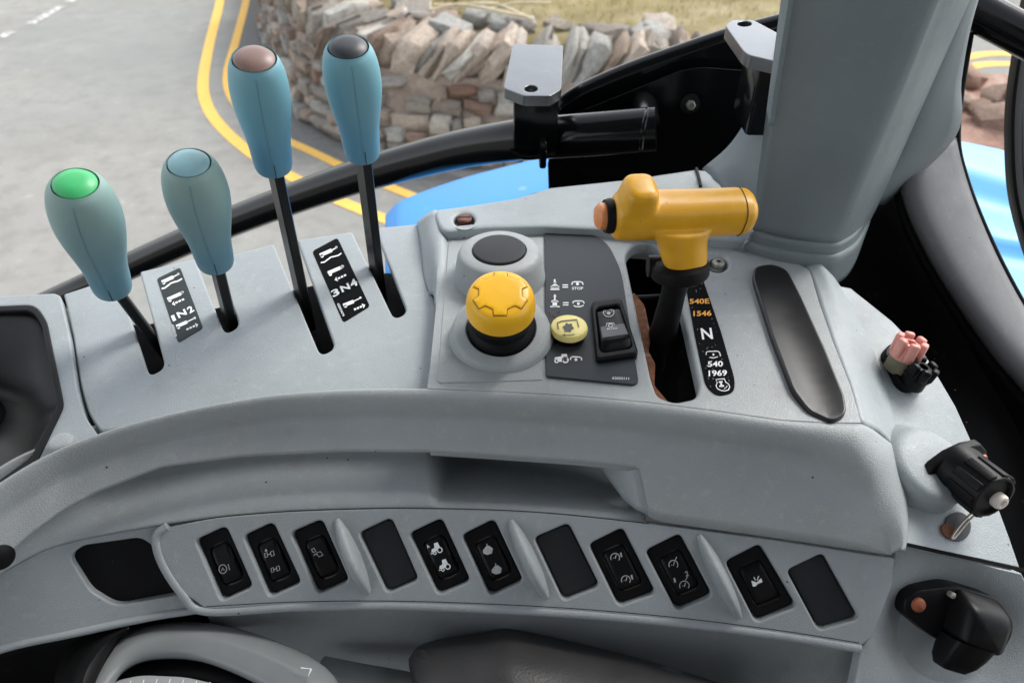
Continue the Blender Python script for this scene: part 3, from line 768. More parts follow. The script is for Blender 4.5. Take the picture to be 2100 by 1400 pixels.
# --- switch panel
SW = [[(402, 1105), (466, 1076), (521, 1200), (456, 1231)], [(500, 1097), (562, 1068), (620, 1192), (554, 1223)], [(597, 1090), (662, 1062), (718, 1188), (652, 1218)],
      [(736, 1091), (804, 1059), (860, 1186), (795, 1215)], [(839, 1092), (907, 1060), (966, 1189), (899, 1218)], [(946, 1096), (1014, 1062), (1074, 1189), (1004, 1221)],
      [(1094, 1101), (1166, 1070), (1230, 1199), (1155, 1230)], [(1206, 1114), (1277, 1079), (1345, 1214), (1268, 1241)], [(1322, 1127), (1394, 1091), (1461, 1219), (1386, 1251)],
      [(1485, 1149), (1557, 1112), (1633, 1241), (1549, 1274)], [(1611, 1167), (1686, 1131), (1761, 1266), (1677, 1290)]]
po = [(352, 1077, 8), (450, 1060, 0), (600, 1048, 0), (800, 1042, 0), (1000, 1045, 0), (1150, 1054, 0), (1320, 1070, 0), (1600, 1106, 0), (1832, 1142, 6), (1826, 1200, 0), (1788, 1300, 8), (1762, 1322, 8),
      (1600, 1296, 0), (1400, 1271, 0), (1200, 1253, 0), (1000, 1242, 0), (800, 1235, 0), (600, 1238, 0), (425, 1246, 14), (378, 1212, 8), (338, 1150, 8), (322, 1104, 14)]
swp = plate('switch_panel', fillet(po, 6), panel, 'console_fascia', console, holes=[fillet(q, 13) for q in SW], top=.002, depth=.006, bev=3.0, hbev=4.6, seg=4, grid=45, hdepth=.006)
# rounded lip running along the lower edge of the panel and round its left end
lp = [(345, 1078), (322, 1100), (334, 1152), (376, 1216), (424, 1251), (600, 1243), (800, 1240), (1000, 1247), (1200, 1258), (1400, 1276), (1600, 1301), (1764, 1327)]
tube('panel_lip', [panel(x, y, .0005) for x, y in lp], .0026, 'console_fascia', swp, seg=12, n=6)
seam('panel_seam', [(352, 1076), (450, 1058), (600, 1046), (800, 1040), (1000, 1043), (1150, 1052), (1330, 1071)], panel, 2.4, .0022, swp)
seam('lip_seam', [(425, 1240), (600, 1231), (800, 1229), (1000, 1235), (1200, 1246), (1400, 1264), (1600, 1289), (1760, 1314)], panel, 1.6, .0022, swp)
right_end = [(1832, 1140), (1828, 1200), (1790, 1300), (1766, 1326)]
for (x0, y0), (x1, y1) in (((692, 1062), (757, 1214)), ((1047, 1064), (1122, 1224)), ((1432, 1094), (1516, 1264))):   # divider fins
    rows = []; ax = Vector((x1 - x0, y1 - y0)); nn = Vector((-ax.y, ax.x)).normalized()
    for i in range(15):
        t = i / 14; wv = 17 * math.sin(math.pi * (.04 + .92 * t)) ** .55; hv = .0105 * math.sin(math.pi * (.02 + .96 * t)) ** .7
        c = Vector((x0, y0)) + ax * t; rows.append([panel(*(c + nn * wv * math.cos(math.pi * k / 10)), .0015 + hv * math.sin(math.pi * k / 10) ** .8) for k in range(11)])
    bm = grid_bm(rows); flip_to(bm, (0, -.5, 1)); finish('divider_fin', bm, 'console_fascia', swp, sharp=85)
# --- left part of the fascia with its cubby
lf = [(-150, 1250, 0), (0, 1178, 0), (60, 1143, 0), (130, 1114, 0), (230, 1092, 0), (345, 1072, 0), (400, 1150, 0), (440, 1246, 0), (300, 1268, 0), (150, 1300, 0), (0, 1335, 0), (-150, 1400, 0)]
cub = fillet([(137, 1145, 26), (165, 1122, 14), (285, 1105, 22), (312, 1125, 12), (330, 1180, 0), (366, 1222, 6), (232, 1247, 24), (180, 1215, 14)], 8)
lfp = plate('left_fascia', fillet(lf, 0), panel, 'console_fascia', console, holes=[cub], top=-.003, depth=.006, bev=4, seg=4, grid=50, hdepth=.02)
plate('cubby_floor', fillet([(120, 1100), (320, 1085), (400, 1235), (180, 1262)], 6), panel, 'black_plastic', lfp, top=-.0085, depth=.004, bev=1, grid=60)
tube('left_fascia_lip', [panel(x, y, -.003) for x, y in [(-150, 1402), (0, 1337), (150, 1302), (300, 1270), (400, 1254)]], .0022, 'console_fascia', console, n=5)
lathe('plug_hole', [(0, .0012), (.0052, .0012), (.0062, .0006), (.0062, -.002)], face_(2, 1142, .0), 'black_plastic', console, axis=face_(2, 1142, .01) - face_(2, 1142), seg=24)
# --- lower fascia falling away below the panel
lt = [Pz(x, y, zpanel(x, y)) + Vector((0, .008, 0)) for x, y in ((400, 1250), (600, 1240), (800, 1238), (1000, 1245), (1200, 1256), (1400, 1274), (1600, 1299), (1800, 1330))]
loft('lower_fascia', [lt, [p + Vector((0, -.002, -.03)) for p in lt], [p + Vector((0, -.004, -.13)) for p in lt], [p + Vector((0, 0, -.24)) for p in lt]], 'console_fascia', console, n=4, m=3, face=(0, -1, .2))
lk = [Pz(x, y, zpanel(x, y) - .004) + Vector((0, .006, 0)) for x, y in ((-160, 1400), (0, 1330), (150, 1294), (300, 1262), (430, 1244))]
loft('left_lower_void', [lk, [p + Vector((0, 0, -.05)) for p in lk], [p + Vector((0, .0, -.2)) for p in lk]], 'black_plastic', console, n=4, m=2, face=(0, -1, 0))
# --- lower right pocket
def zpocket(px, py): return -.336 - .00021 * (py - 1130) - .00003 * (px - 1850)
pocket = mapper(zpocket)
pk = [(1836, 1128, 0), (1862, 1124, 0), (1990, 1152, 0), (2096, 1176, 0), (2160, 1300, 0), (2160, 1460, 0), (1740, 1460, 0), (1768, 1325, 0), (1790, 1300, 0), (1828, 1200, 0)]
def pdish(x, y):
    d = math.exp(-(((x - 1960) / 130) ** 2 + ((y - 1300) / 130) ** 2) ** 2); return -.010 * d
plate('right_pocket', fillet(pk, 3), pocket, 'console_fascia', console, depth=.006, bev=3, grid=24, dish=pdish)
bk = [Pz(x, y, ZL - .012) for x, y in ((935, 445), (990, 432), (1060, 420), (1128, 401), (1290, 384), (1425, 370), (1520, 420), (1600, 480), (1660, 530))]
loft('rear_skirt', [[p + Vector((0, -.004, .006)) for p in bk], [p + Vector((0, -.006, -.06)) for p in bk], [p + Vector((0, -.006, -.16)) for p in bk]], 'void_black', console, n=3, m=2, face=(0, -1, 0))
# dark carcass that closes the console from below
carc = fillet([(150, 700), (500, 620), (850, 560), (1250, 560), (1650, 600), (1900, 800), (2060, 1130), (1850, 1060), (1300, 960), (700, 940), (330, 960), (150, 1020)], 10)
plate('inner_carcass', carc, flat(-.366), 'void_black', console, depth=.02, bev=1)

# ------------------------------------------------------------------ writing on the console
def z1(x, y): return (310 + x / 8.233, 540 + y / 8.235)     # tracing frames of the two lever stickers
def z2(x, y): return (620 + x / 7.0, 470 + y / 7.0)
def sticker(label, outl, mat, zz, rec, mp=deck):
    t = thing('lever_sticker', label, 'sticker', mp(*zz(*outl[0][:2])), 'hydraulic lever stickers')
    plate('backing', fillet([(*zz(x, y), r) for x, y, r in outl], 4), mp, mat, t, top=.0004, depth=.0004, bev=.5, seg=1)
    for nm, st, fl in rec: symbol(nm, t, mp, [(w_ / 7.6, [zz(*p) for p in pts]) for w_, pts in st], [[zz(*p) for p in f] for f in fl], h=.0006)
    return t
def band(a, b, wd):       # filled bar between two points
    a, b = Vector(a), Vector(b); n = Vector((-(b - a).y, (b - a).x)).normalized() * wd / 2
    return [tuple(a + n), tuple(b + n), tuple(b - n), tuple(a - n)]
def arrow(a, b, hw, bw):  # head at b; dashed shaft from a
    a, b = Vector(a), Vector(b); d = (b - a).normalized(); n = Vector((-d.y, d.x)); L = (b - a).length; k = b - d * hw * 1.1; out = [[tuple(b), tuple(k + n * hw), tuple(k - n * hw)]]
    m = (L - hw * 1.1) / 3
    for i in range(3): out.append(band(a + d * m * i, a + d * (m * i + m * .72), bw))
    return out
s1 = sticker('dark grey sticker marked 1 N 2 between the first two levers', [(95, 265, 6), (490, 70, 6), (880, 1095, 6), (460, 1345, 6)], 'decal_dark_grey', z1, [
    ('ram_symbol', [], [band((185, 330), (380, 240), 55), band((370, 245), (470, 190), 22), circ(215, 345, 28, 24, 10), circ(462, 192, 20, 20, 10)]),
    ('float_wave', [(24, [(180, 440), (240, 425), (290, 385), (340, 345), (400, 325), (460, 310), (525, 270)])], []),
    ('ram_symbol', [], [band((280, 620), (510, 520), 55), circ(320, 640, 28, 24, 10), circ(530, 500, 24, 20, 10), band((500, 520), (540, 500), 34)]),
    ('retract_arrow', [], arrow((560, 615), (358, 705), 40, 30)),
    ('ram_symbol', [], [band((430, 1080), (610, 1000), 55), band((600, 1005), (740, 935), 18), circ(465, 1095, 28, 24, 10), circ(740, 935, 20, 20, 10)]),
    ('extend_arrow', [], arrow((600, 1130), (800, 1040), 42, 30))])
lettering('sticker_number', s1, deck, '1', z1(375, 990), z1(428, 966), 11.5, h=.0006, bold=.03)
lettering('sticker_number', s1, deck, 'N', z1(470, 935), z1(612, 865), 11.5, h=.0006, bold=.03)
lettering('sticker_number', s1, deck, '2', z1(655, 858), z1(735, 808), 12.5, h=.0006, bold=.03)
lettering('part_number', s1, deck, '62033578', z1(350, 1050), z1(408, 1250), 4.2, h=.0006, bold=.01)
s2 = sticker('black sticker marked 3 N 4 between the two taller levers', [(142, 320, 7), (505, 125, 7), (972, 1110, 7), (590, 1345, 7)], 'decal_black', z2, [
    ('ram_symbol', [], [band((255, 385), (425, 310), 50), band((420, 315), (500, 270), 18), circ(285, 395, 26, 24, 10), circ(490, 272, 17, 17, 10)]),
    ('float_wave', [(19, [(268, 490), (320, 482), (360, 450), (410, 412), (470, 398), (520, 385), (562, 355)])], []),
    ('ram_symbol', [], [band((370, 640), (555, 560), 48), circ(405, 660, 24, 22, 10), circ(578, 545, 22, 20, 10), band((545, 570), (590, 545), 30)]),
    ('retract_arrow', [], arrow((630, 665), (466, 742), 36, 26)),
    ('ram_symbol', [], [band((590, 1105), (740, 1045), 48), band((735, 1045), (830, 1000), 14), circ(620, 1115, 24, 22, 10), circ(835, 993, 17, 15, 10)]),
    ('extend_arrow', [], arrow((745, 1165), (905, 1095), 38, 28))])
lettering('sticker_number', s2, deck, '3', z2(445, 985), z2(545, 935), 13, h=.0006, bold=.03)
lettering('sticker_number', s2, deck, 'N', z2(575, 915), z2(695, 858), 12.5, h=.0006, bold=.03)
lettering('sticker_number', s2, deck, '4', z2(715, 850), z2(805, 800), 14, h=.0006, bold=.03)
lettering('part_number', s2, deck, '62033479', z2(500, 1080), z2(580, 1262), 4.6, h=.0006, bold=.01)
# --- control plate with the power take-off symbols
cp = thing('control_plate', 'dark grey printed plate carrying the small round button and rocker switch', 'plate', top_(1200, 650))
plate('backing', fillet([(1117, 479, 3), (1190, 476, 20), (1245, 498, 26), (1274, 560, 20), (1309, 786, 5), (1300, 792, 5), (1120, 775, 6)], 4), top_, 'decal_grey', cp, top=.0016, depth=.0016, bev=.8, seg=2)
def zc(x, y): return (1090 + x / 5.385, 540 + y / 5.385)
def zs(l): return [zc(*p) for p in l]
hc = .0018
symbol('push_symbol', cp, top_, [(3.2, zs([(255, 200), (255, 245)]))], [zs(circ(258, 288, 40, 34, 16, 180, 360)), zs(band((212, 285), (305, 285), 22)), zs(band((208, 312), (305, 312), 14)), zs([(235, 232), (278, 232), (256, 256)])], h=hc)
symbol('pull_symbol', cp, top_, [(3.2, zs([(256, 385), (256, 430)]))], [zs(circ(256, 452, 42, 24, 16, 180, 360)), zs(band((256, 440), (256, 505), 50)), zs(band((206, 503), (310, 503), 14)), zs([(238, 392), (276, 392), (256, 362)])], h=hc)
for yy, x0 in ((278, 340), (474, 345)):
    symbol('equals_sign', cp, top_, [(2.4, zs([(x0, yy - 14), (x0 + 62, yy - 14)])), (2.4, zs([(x0, yy + 10), (x0 + 62, yy + 10)]))], h=hc)
symbol('stopped_shaft', cp, top_, [(2.4, zs([(444, 262), (448, 236), (470, 228), (540, 228), (562, 238), (568, 262)]))], [zs(circ(506, 252, 17, 17, 8))], h=hc)
lettering('stop_word', cp, top_, 'STOP', zc(446, 315), zc(568, 315), 5.4, h=hc, bold=.02)
symbol('turning_shaft', cp, top_, [(2.4, zs([(455, 468), (460, 448), (480, 440), (555, 440), (572, 448), (580, 468)])), (2.4, zs([(462, 490), (490, 503), (540, 503), (574, 488)]))], [zs(circ(516, 470, 17, 17, 8))], h=hc)
symbol('tractor_symbol', cp, top_, [(3.0, zs(circ(372, 1092, 30, 28, 14)), 1), (2.4, zs(circ(276, 1102, 19, 18, 12)), 1), (2.6, zs([(428, 1092), (432, 1066), (450, 1056), (530, 1060), (548, 1070), (552, 1096)]))],
       [zs([(252, 1085), (258, 1062), (325, 1052), (330, 1025), (388, 1025), (398, 1070), (352, 1075), (345, 1112), (300, 1112), (296, 1082)]), zs(circ(488, 1088, 17, 17, 10))], h=hc)
lettering('part_number', cp, top_, '62033111', zc(888, 1302), zc(1072, 1310), 4.6, h=hc, bold=.015)
# round pale button
pb = thing('round_button', 'small pale yellow round button with turning shaft symbol', 'button', top_(1166, 690))
bc = Pz(1166, 690, ZT + .0016)
lathe('stem', rprof(.0095, 0, .004, .0005), bc, 'black_plastic', pb, seg=32)
pbc = lathe('cap', [(0, .003), (.0095, .003), (.0107, .0042), (.0109, .0062), (.0103, .0080), (.0090, .0088), (.005, .0092), (0, .0093)], bc, 'yellow_pale', pb, seg=48)
btop = flat(ZT + .0016 + .0094)
symbol('button_bracket', pbc, btop, [(2.2, zs([(298, 728), (285, 655), (330, 640), (500, 622), (522, 705)]))], mat='print_dark', h=.0002)
symbol('button_gear', pbc, btop, [], [zs([(406 + (62 if k % 4 < 2 else 48) * math.cos(R(k * 15)), 708 + (50 if k % 4 < 2 else 38) * math.sin(R(k * 15))) for k in range(24)])], mat='print_dark', h=.0002)
symbol('button_arrow', pbc, btop, [(2.2, zs([(474, 786), (430, 796), (370, 796)]))], [zs([(330, 795), (370, 778), (370, 812)])], mat='print_dark', h=.0002)

# ------------------------------------------------------------------ rocker switches
def bil(q, a, b):
    p = [Vector(v) for v in q]; return (p[0] * (1 - a) + p[1] * a) * (1 - b) + (p[3] * (1 - a) + p[2] * a) * b
def rocker(t, q, mp, h0, a0, a1, b0, b1, hi=.0034, tip=0.0, mat='black_gloss', name='rocker'):
    rows = []
    nb, na = 16, 9
    for i in range(nb + 1):
        s = i / nb; v = b0 + (b1 - b0) * s
        prof = hi * (.62 + .38 * math.cos((s - .5) * 2.2 )) + tip * (s - .5)
        edge = .16 * (1 - (1 - min(1, min(s, 1 - s) / .16)) ** 2) ** .5 / .16 if True else 1
        row = []
        for j in range(na + 1):
            u = j / na; wv = .5 + (u - .5) * (.86 + .14 * edge)
            bow = .035 * math.sin(math.pi * u) * (1 if s > .5 else -1) * (1 - edge)
            p = bil(q, a0 + (a1 - a0) * wv, v + bow * 0)
            hh = prof * (1 if 0 < j < na else .55)
            if i in (0, nb): hh = prof * .35
            if i in (1, nb - 1): hh *= .8
            row.append(mp(p.x, p.y, h0 + hh))
        rows.append([mp(*bil(q, a0 + (a1 - a0) * (.5 - .5 * (.86 + .14 * edge)), v), h0)] + row + [mp(*bil(q, a0 + (a1 - a0) * (.5 + .5 * (.86 + .14 * edge)), v), h0)])
    bm = grid_bm(rows); flip_to(bm, (0, -.5, 1)); return finish(name, bm, mat, t, sharp=50)
def switch(label, q, mp, icons, blank=False, sunk=-.0035, tip=.0012, group='rocker switches along the panel'):
    t = thing('blank_cover' if blank else 'rocker_switch', label, 'cover' if blank else 'switch', mp(*bil(q, .5, 1.0)), 'blank covers in the switch panel' if blank else group)
    ol = [bil(q, .025, .012), bil(q, .975, .012), bil(q, .975, .988), bil(q, .025, .988)]
    if blank:
        plate('cover', fillet([tuple(p) for p in ol], 13), mp, 'blank_cap', t, top=sunk + .0022, depth=.003, bev=5, seg=4)
        return t
    hl = [bil(q, .17, .20), bil(q, .83, .20), bil(q, .83, .86), bil(q, .17, .86)]
    plate('housing', fillet([tuple(p) for p in ol], 13), mp, 'black_plastic', t, holes=[fillet([tuple(p) for p in hl], 20)], top=sunk + .0018, depth=.003, bev=4, hbev=1.6, seg=4, hdepth=.004)
    rk = rocker(t, q, mp, sunk - .0005, .19, .81, .225, .835, hi=.0036, tip=tip)
    for nm, st, fl in icons: symbol(nm, rk, mp, st, fl, mat='print_grey', h=sunk + .0036)
    return rk
def zk(x, y): return (380 + x / 5, 1030 + y / 5)
def zm(x, y): return (800 + x / 5, 1030 + y / 5)
def zn(x, y): return (1180 + x / 3.5, 1050 + y / 3.5)
def Z(f, l): return [f(*p) for p in l]
def axle(f, x, y, k=1.0):   # little axle pictogram
    return [(1.6, Z(f, [(x - 45 * k, y - 8), (x - 20 * k, y - 20), (x - 12 * k, y + 22), (x - 38 * k, y + 32)]), 1), (1.6, Z(f, [(x + 15 * k, y - 25), (x + 45 * k, y - 38), (x + 55 * k, y + 6), (x + 25 * k, y + 20)]), 1), (1.6, Z(f, [(x - 16 * k, y + 4), (x + 20 * k, y - 8)]))]
switch('black rocker switch marked with a circled A, first at the left end', SW[0], panel, [('brake_symbol', [(1.6, Z(zk, circ(385, 680, 40, 45, 16)), 1), (1.4, Z(zk, [(372, 700), (385, 665), (400, 695)])), (1.6, Z(zk, [(440, 630), (455, 690)]))], [])])
switch('black rocker switch with two axle symbols, second from the left', SW[1], panel, [('axle_symbol', axle(zk, 858, 530), []), ('axle_symbol', axle(zk, 920, 682, .9), []), ('letter_mark', [], [Z(zk, [(815, 500), (825, 470), (845, 495)])])])
switch('black rocker switch with one split axle symbol beside the first divider', SW[2], panel, [('axle_symbol', [(1.6, Z(zk, [(1295, 480), (1320, 465), (1340, 500), (1310, 508)]), 1), (1.6, Z(zk, [(1345, 515), (1385, 500), (1412, 535), (1370, 555)]), 1), (1.4, Z(zk, [(1318, 545), (1330, 525), (1350, 535)]))], [])], tip=-.0012)
switch('plain dark blank cover just right of the first divider', SW[3], panel, [], blank=True)
def tractor(f, x, y): return [(2.2, Z(f, circ(x + 52, y + 34, 24, 26, 14)), 1), (1.8, Z(f, circ(x + 2, y + 66, 14, 14, 10)), 1)], [Z(f, [(x - 8, y - 34), (x + 30, y - 46), (x + 56, y + 6), (x + 30, y + 14), (x + 22, y + 44), (x - 34, y + 62), (x - 32, y + 28), (x - 4, y + 12)]), Z(f, [(x - 40, y + 68), (x - 14, y + 62), (x - 14, y + 72), (x - 40, y + 78)])]
a, b = tractor(zm, 458, 450); c, d = tractor(zm, 540, 620)
t5 = switch('black rocker switch with two bright white tractor symbols', SW[4], panel, [])
for k, (st, fl) in enumerate(((a, b), (c, d))): symbol('tractor_symbol', t5, panel, st, fl, mat='print_white', h=.0003)
lettering('letter_mark', t5, panel, 'A', zm(385, 470), zm(412, 455), 7, h=.0003)
def rear(f, x, y, s): return [(1.8, Z(f, [(x - 10, y - 60), (x, y - 20)]))], [Z(f, [(x - 50, y + 10), (x - 15, y - 35), (x + 15, y - 40), (x + 55, y - 10), (x + 45, y + 40), (x - 5, y + 55), (x - 45, y + 38)])]
a, b = rear(zm, 1000, 480, 1); c, d = rear(zm, 1090, 680, 1)
switch('black rocker switch with two grey implement symbols beside the second divider', SW[5], panel, [('implement_symbol', a, b), ('implement_symbol', c, d)])
switch('plain black blank cover just right of the second divider', SW[6], panel, [], blank=True)
def gauge(f, x, y, r=32): return [(1.7, Z(f, circ(x, y, r, r, 16, 150, 395))), (1.7, Z(f, [(x, y + 6), (x + 8, y - 22)])), (1.5, Z(f, [(x - 14, y + 2), (x - 8, y + 2)]))]
t8 = switch('black rocker switch with two gauges each marked 1', SW[7], panel, [('gauge_symbol', gauge(zn, 285, 325), []), ('gauge_symbol', gauge(zn, 362, 485), [])])
lettering('digit_one', t8, panel, '1', zn(326, 320), zn(337, 316), 9, mat='print_grey', h=.0003, up=(-.25, -1)); lettering('digit_one', t8, panel, '1', zn(404, 480), zn(415, 476), 9, mat='print_grey', h=.0003, up=(-.25, -1))
t9 = switch('black rocker switch with gauges and the digits 1 and 2', SW[8], panel, [('gauge_symbol', gauge(zn, 703, 375) + [(1.6, Z(zn, [(712, 350), (728, 318)]))], []), ('gauge_symbol', gauge(zn, 782, 525, 34) + [(1.6, Z(zn, [(790, 485), (806, 460)]))], [])])
lettering('digit_one', t9, panel, '1', zn(710, 502), zn(722, 498), 9, mat='print_grey', h=.0003, up=(-.25, -1)); lettering('digit_two', t9, panel, '2', zn(792, 460), zn(814, 450), 10, mat='print_grey', h=.0003, up=(-.25, -1))
t10 = switch('black rocker switch with a white flash symbol right of the last divider', SW[9], panel, [], tip=-.0014)
symbol('flash_symbol', t10, panel, [(1.8, Z(zn, [(1280, 462), (1292, 486)])), (1.8, Z(zn, [(1315, 455), (1304, 484)]))], [Z(zn, [(1262, 488), (1300, 500), (1332, 470), (1342, 498), (1308, 512), (1292, 530), (1272, 530)])], mat='print_white', h=.0003)
switch('plain dark grey blank cover at the right end of the panel', SW[10], panel, [], blank=True)
# framed rocker on the control plate
q = [(1211, 630), (1272, 621), (1309, 738), (1222, 751)]
t = thing('framed_rocker_switch', 'black framed rocker switch with grey AUTO half beside the pale round button', 'switch', top_(1260, 740))
inn = [tuple(bil(q, *p)) for p in ((.13, .13), (.87, .13), (.87, .88), (.13, .88))]
plate('frame', fillet(q, 10), top_, 'black_plastic', t, holes=[fillet(inn, 8)], top=.0052, depth=.0055, bev=5, seg=4, hdepth=.005)
def keyh(b_): return interp([(.15, .0030), (.19, .0052), (.23, .0062), (.50, .0066), (.70, .0086), (.76, .0086), (.82, .0066), (.86, .0030)], b_)
def keytop(px, py, h=0.0):
    b_ = (py - 625 + .15 * (px - 1255)) / 122; return top_(px, py, keyh(b_) + h)
def key(name, a_0, a_1, b0, b1, lift, mat, n=10):
    rows = []
    for i in range(n + 1):
        b_ = b0 + (b1 - b0) * i / n; r_ = []
        for j, (u_, k_) in enumerate([(0, -.004), (0, -.0008), (.06, 0), (.3, 0), (.7, 0), (.94, 0), (1, -.0008), (1, -.004)]):
            p = bil(q, a_0 + (a_1 - a_0) * u_, b_); r_.append(keytop(p.x, p.y, lift + k_ * (1 if lift < .0002 else .1)))
        rows.append(r_)
    bm = grid_bm(rows); flip_to(bm, (0, -.3, 1)); return finish(name, bm, mat, t, sharp=50)
rk_ = key('rocker', .145, .855, .15, .87, 0, 'black_gloss', 24)
gl_ = key('grey_label', .18, .82, .50, .735, .0003, 'label_grey')
symbol('shaft_symbol', rk_, keytop, [(1.9, zs(circ(842, 636, 58, 50, 20)), 1), (1.5, zs([(806, 640), (812, 610), (870, 608), (878, 636)]))], [zs(circ(842, 645, 22, 20, 10))], mat='print_grey', h=.0004)
symbol('auto_symbol', gl_, keytop, [(1.4, zs(circ(862, 792, 24, 20, 12)), 1), (1.3, zs([(815, 792), (820, 765), (895, 762), (908, 785)]))], mat='print_white', h=.0006)
lettering('auto_word', gl_, keytop, 'AUTO', zc(818, 850), zc(936, 846), 4.6, h=.0006, bold=.01)

# ------------------------------------------------------------------ big yellow push button
bb = thing('push_button', 'large yellow round push button embossed with a gear on a grey boss', 'button', Pz(1030, 690, ZT))
cb = Pz(1028, 694, ZT + .001); BA = Vector((0, -.26, .966)); BX = Vector((1, 0, 0)); BY = BA.cross(BX)
lathe('boss', [(.0315, -.010), (.0305, .0005), (.0285, .0075), (.0275, .0095), (.0255, .0108), (.0205, .0112), (.0195, .0100), (.019, .004), (0, .004)], cb, 'console_rough', bb, axis=BA, seg=56)
lathe('neck', [(.0, .006), (.0185, .006), (.0190, .012), (.0183, .0150), (.0165, .0165), (.0165, .0215), (.0180, .0235), (.0189, .0262), (.0189, .031), (0, .031)], cb, 'black_rubber', bb, axis=BA, seg=48)
DOME = [(.0193, .0290), (.0193, .0312), (.0190, .0345), (.0184, .0378), (.0175, .0400), (.0162, .0414), (.0146, .0422), (.0110, .0428), (.0001, .0431)]
cp_ = lathe('cap', [(0, .0285), (.0188, .0285)] + DOME, cb, 'yellow_cap', bb, axis=BA, seg=56)
bm = bmesh.new()
def gear_pts(ro, ri, n=6, ph=0):
    o = []
    for k in range(n):
        for da, r_ in ((-.30, ri), (-.21, ro), (.21, ro), (.30, ri)):
            a_ = 2 * math.pi * (k + da * .95 if False else (k + da)) / n + ph; o.append(Vector((r_ * math.cos(a_), r_ * math.sin(a_))))
    return o
gp = gear_pts(.0152, .0118, 6, R(30)); DT = [(r_, h_) for r_, h_ in DOME[::-1]]
gp = [p + (gp[(i + 1) % len(gp)] - p) * k / 4 for i, p in enumerate(gp) for k in range(4)]
def gmap(x, y, h=0.0): return cb + BX * x + BY * y + BA * (interp(DT, math.hypot(x, y)) + h)
bm = plate_bm([tuple(p) for p in gp], [], gmap, .0006, .0018, .0003, 2, grid=.0022, pxm=1)
finish('gear_emboss', bm, 'yellow_cap', cp_, sharp=40)
bm = bmesh.new(); gp2 = [p * 1.0 for p in gp]
stroke_bm(bm, [tuple(p) for p in offset(gp, -.0002)], .0004, gmap, .0002, closed=True); flip_to(bm, (0, 0, 1)); finish('gear_groove', bm, 'rust', cp_)
rb = thing('capped_boss', 'grey round boss closed with a flat dark disc behind the yellow button', 'boss', Pz(1024, 520, ZT))
cr = Pz(1024, 515, ZT + .020); cr.z = CZ + ZT
lathe('boss', [(.0300, 0), (.0296, .002), (.0268, .0165), (.0256, .0190), (.0236, .0204), (.0176, .0208), (.0172, .0195), (0, .0195)], cr, 'console_rough', rb, seg=56)
lathe('disc', rprof(.0168, .019, .0222, .0010), cr, 'blank_cap', rb, seg=48)

# ------------------------------------------------------------------ yellow handled lever in the gate
gl = thing('gate_lever', 'yellow T handled lever with orange thumb button rising from the gate slot', 'lever', Pz(1362, 705, -.296))
base = Pz(1354, 705, -.300); hc_ = Py(1395, 437, .335); col = Py(1394, 551, .331)
ax = (col - base)
path = [base + Vector((0, 0, -.02)), base, base.lerp(col, .12), base.lerp(col, .3), base.lerp(col, .6), base.lerp(col, .85), col]
def stem_r(t): return interp([(0, .0055), (.16, .0050), (.24, .0058), (.36, .0086), (.50, .0078), (.72, .0068), (.88, .0074), (1, .0098)], t)
tube('stem', path, stem_r, 'black_rubber', gl, seg=24, n=6, sharp=80)
u = (hc_ - col).normalized()
lathe('collar', [(0, -.006), (.0125, -.0055), (.0155, -.003), (.0158, .0), (.0150, .0035), (.0125, .0055), (0, .006)], col, 'black_rubber', gl, axis=u, seg=36)
tube('side_lug', [col + Vector((-.010, .004, -.001)), col + Vector((-.0165, .004, -.001))], .006, 'black_plastic', gl, seg=16, n=2)
# handle: skinned from cross sections along the grip
def superell(c, xa, ya, rx, ry, n=28, e=2.6):
    o = []
    for k in range(n):
        a_ = 2 * math.pi * k / n; ca, sa_ = math.cos(a_), math.sin(a_)
        o.append(c + xa * (rx * math.copysign(abs(ca) ** (2 / e), ca)) + ya * (ry * math.copysign(abs(sa_) ** (2 / e), sa_)))
    return o
e0 = Py(1252, 443, .335); e1 = Py(1546, 432, .345); gx = (e1 - e0).normalized(); gz = (Vector((0, -.25, 1)) - gx * Vector((0, -.25, 1)).dot(gx)).normalized(); gy = gz.cross(gx)
L = (e1 - e0).length; rows = []
for s, ru, rdn, ry in ((0, .004, .005, .004), (.012, .009, .010, .0085), (.04, .0118, .0120, .0108), (.1, .0122, .0125, .0118), (.2, .0122, .0125, .012), (.35, .0115, .0122, .0122), (.5, .0112, .0120, .0122), (.7, .0112, .0118, .0120), (.88, .0114, .0116, .0118), (.94, .0108, .0112, .0112), (.975, .0088, .0095, .0092), (1, .004, .005, .004)):
    c = e0 + gx * L * s; rows.append(superell(c + gz * (ru - rdn) / 2, gy, gz, ry, (ru + rdn) / 2))
hbm = grid_bm(rows, close_v=True); cap(hbm, rows[0]); cap(hbm, rows[-1])
rows = []
cc = e0 + gx * L * .15
for h, rx, ry in ((-.006, .0112, .0112), (.004, .0108, .0110), (.009, .0100, .0106), (.014, .0090, .0102), (.0180, .0085, .0098), (.0200, .0076, .0090), (.0212, .0058, .0070), (.0216, .002, .003)):
    rows.append(superell(cc + gz * h + gx * (.0008 * (h / .02)), gx, gy, rx, ry, e=3.4))
grid_bm(rows, hbm, close_v=True); cap(hbm, rows[-1]); cap(hbm, rows[0])
rows = []
nb_ = Py(1404, 540, .331)
for s, r_ in ((0, .0100), (.08, .0122), (.25, .0128), (.6, .0136), (.8, .0152), (1.0, .0185)):
    rows.append(superell(nb_.lerp(hc_ + Vector((0, 0, -.004)), s), gx, gy, r_, min(r_, .0125), e=2.2))
grid_bm(rows, hbm, close_v=True); cap(hbm, rows[0]); cap(hbm, rows[-1])
hd = finish('grip', hbm, 'yellow_handle', gl, sharp=180)
md = hd.modifiers.new('one_skin', 'REMESH'); md.mode = 'VOXEL'; md.voxel_size = .0008; md.use_smooth_shade = True
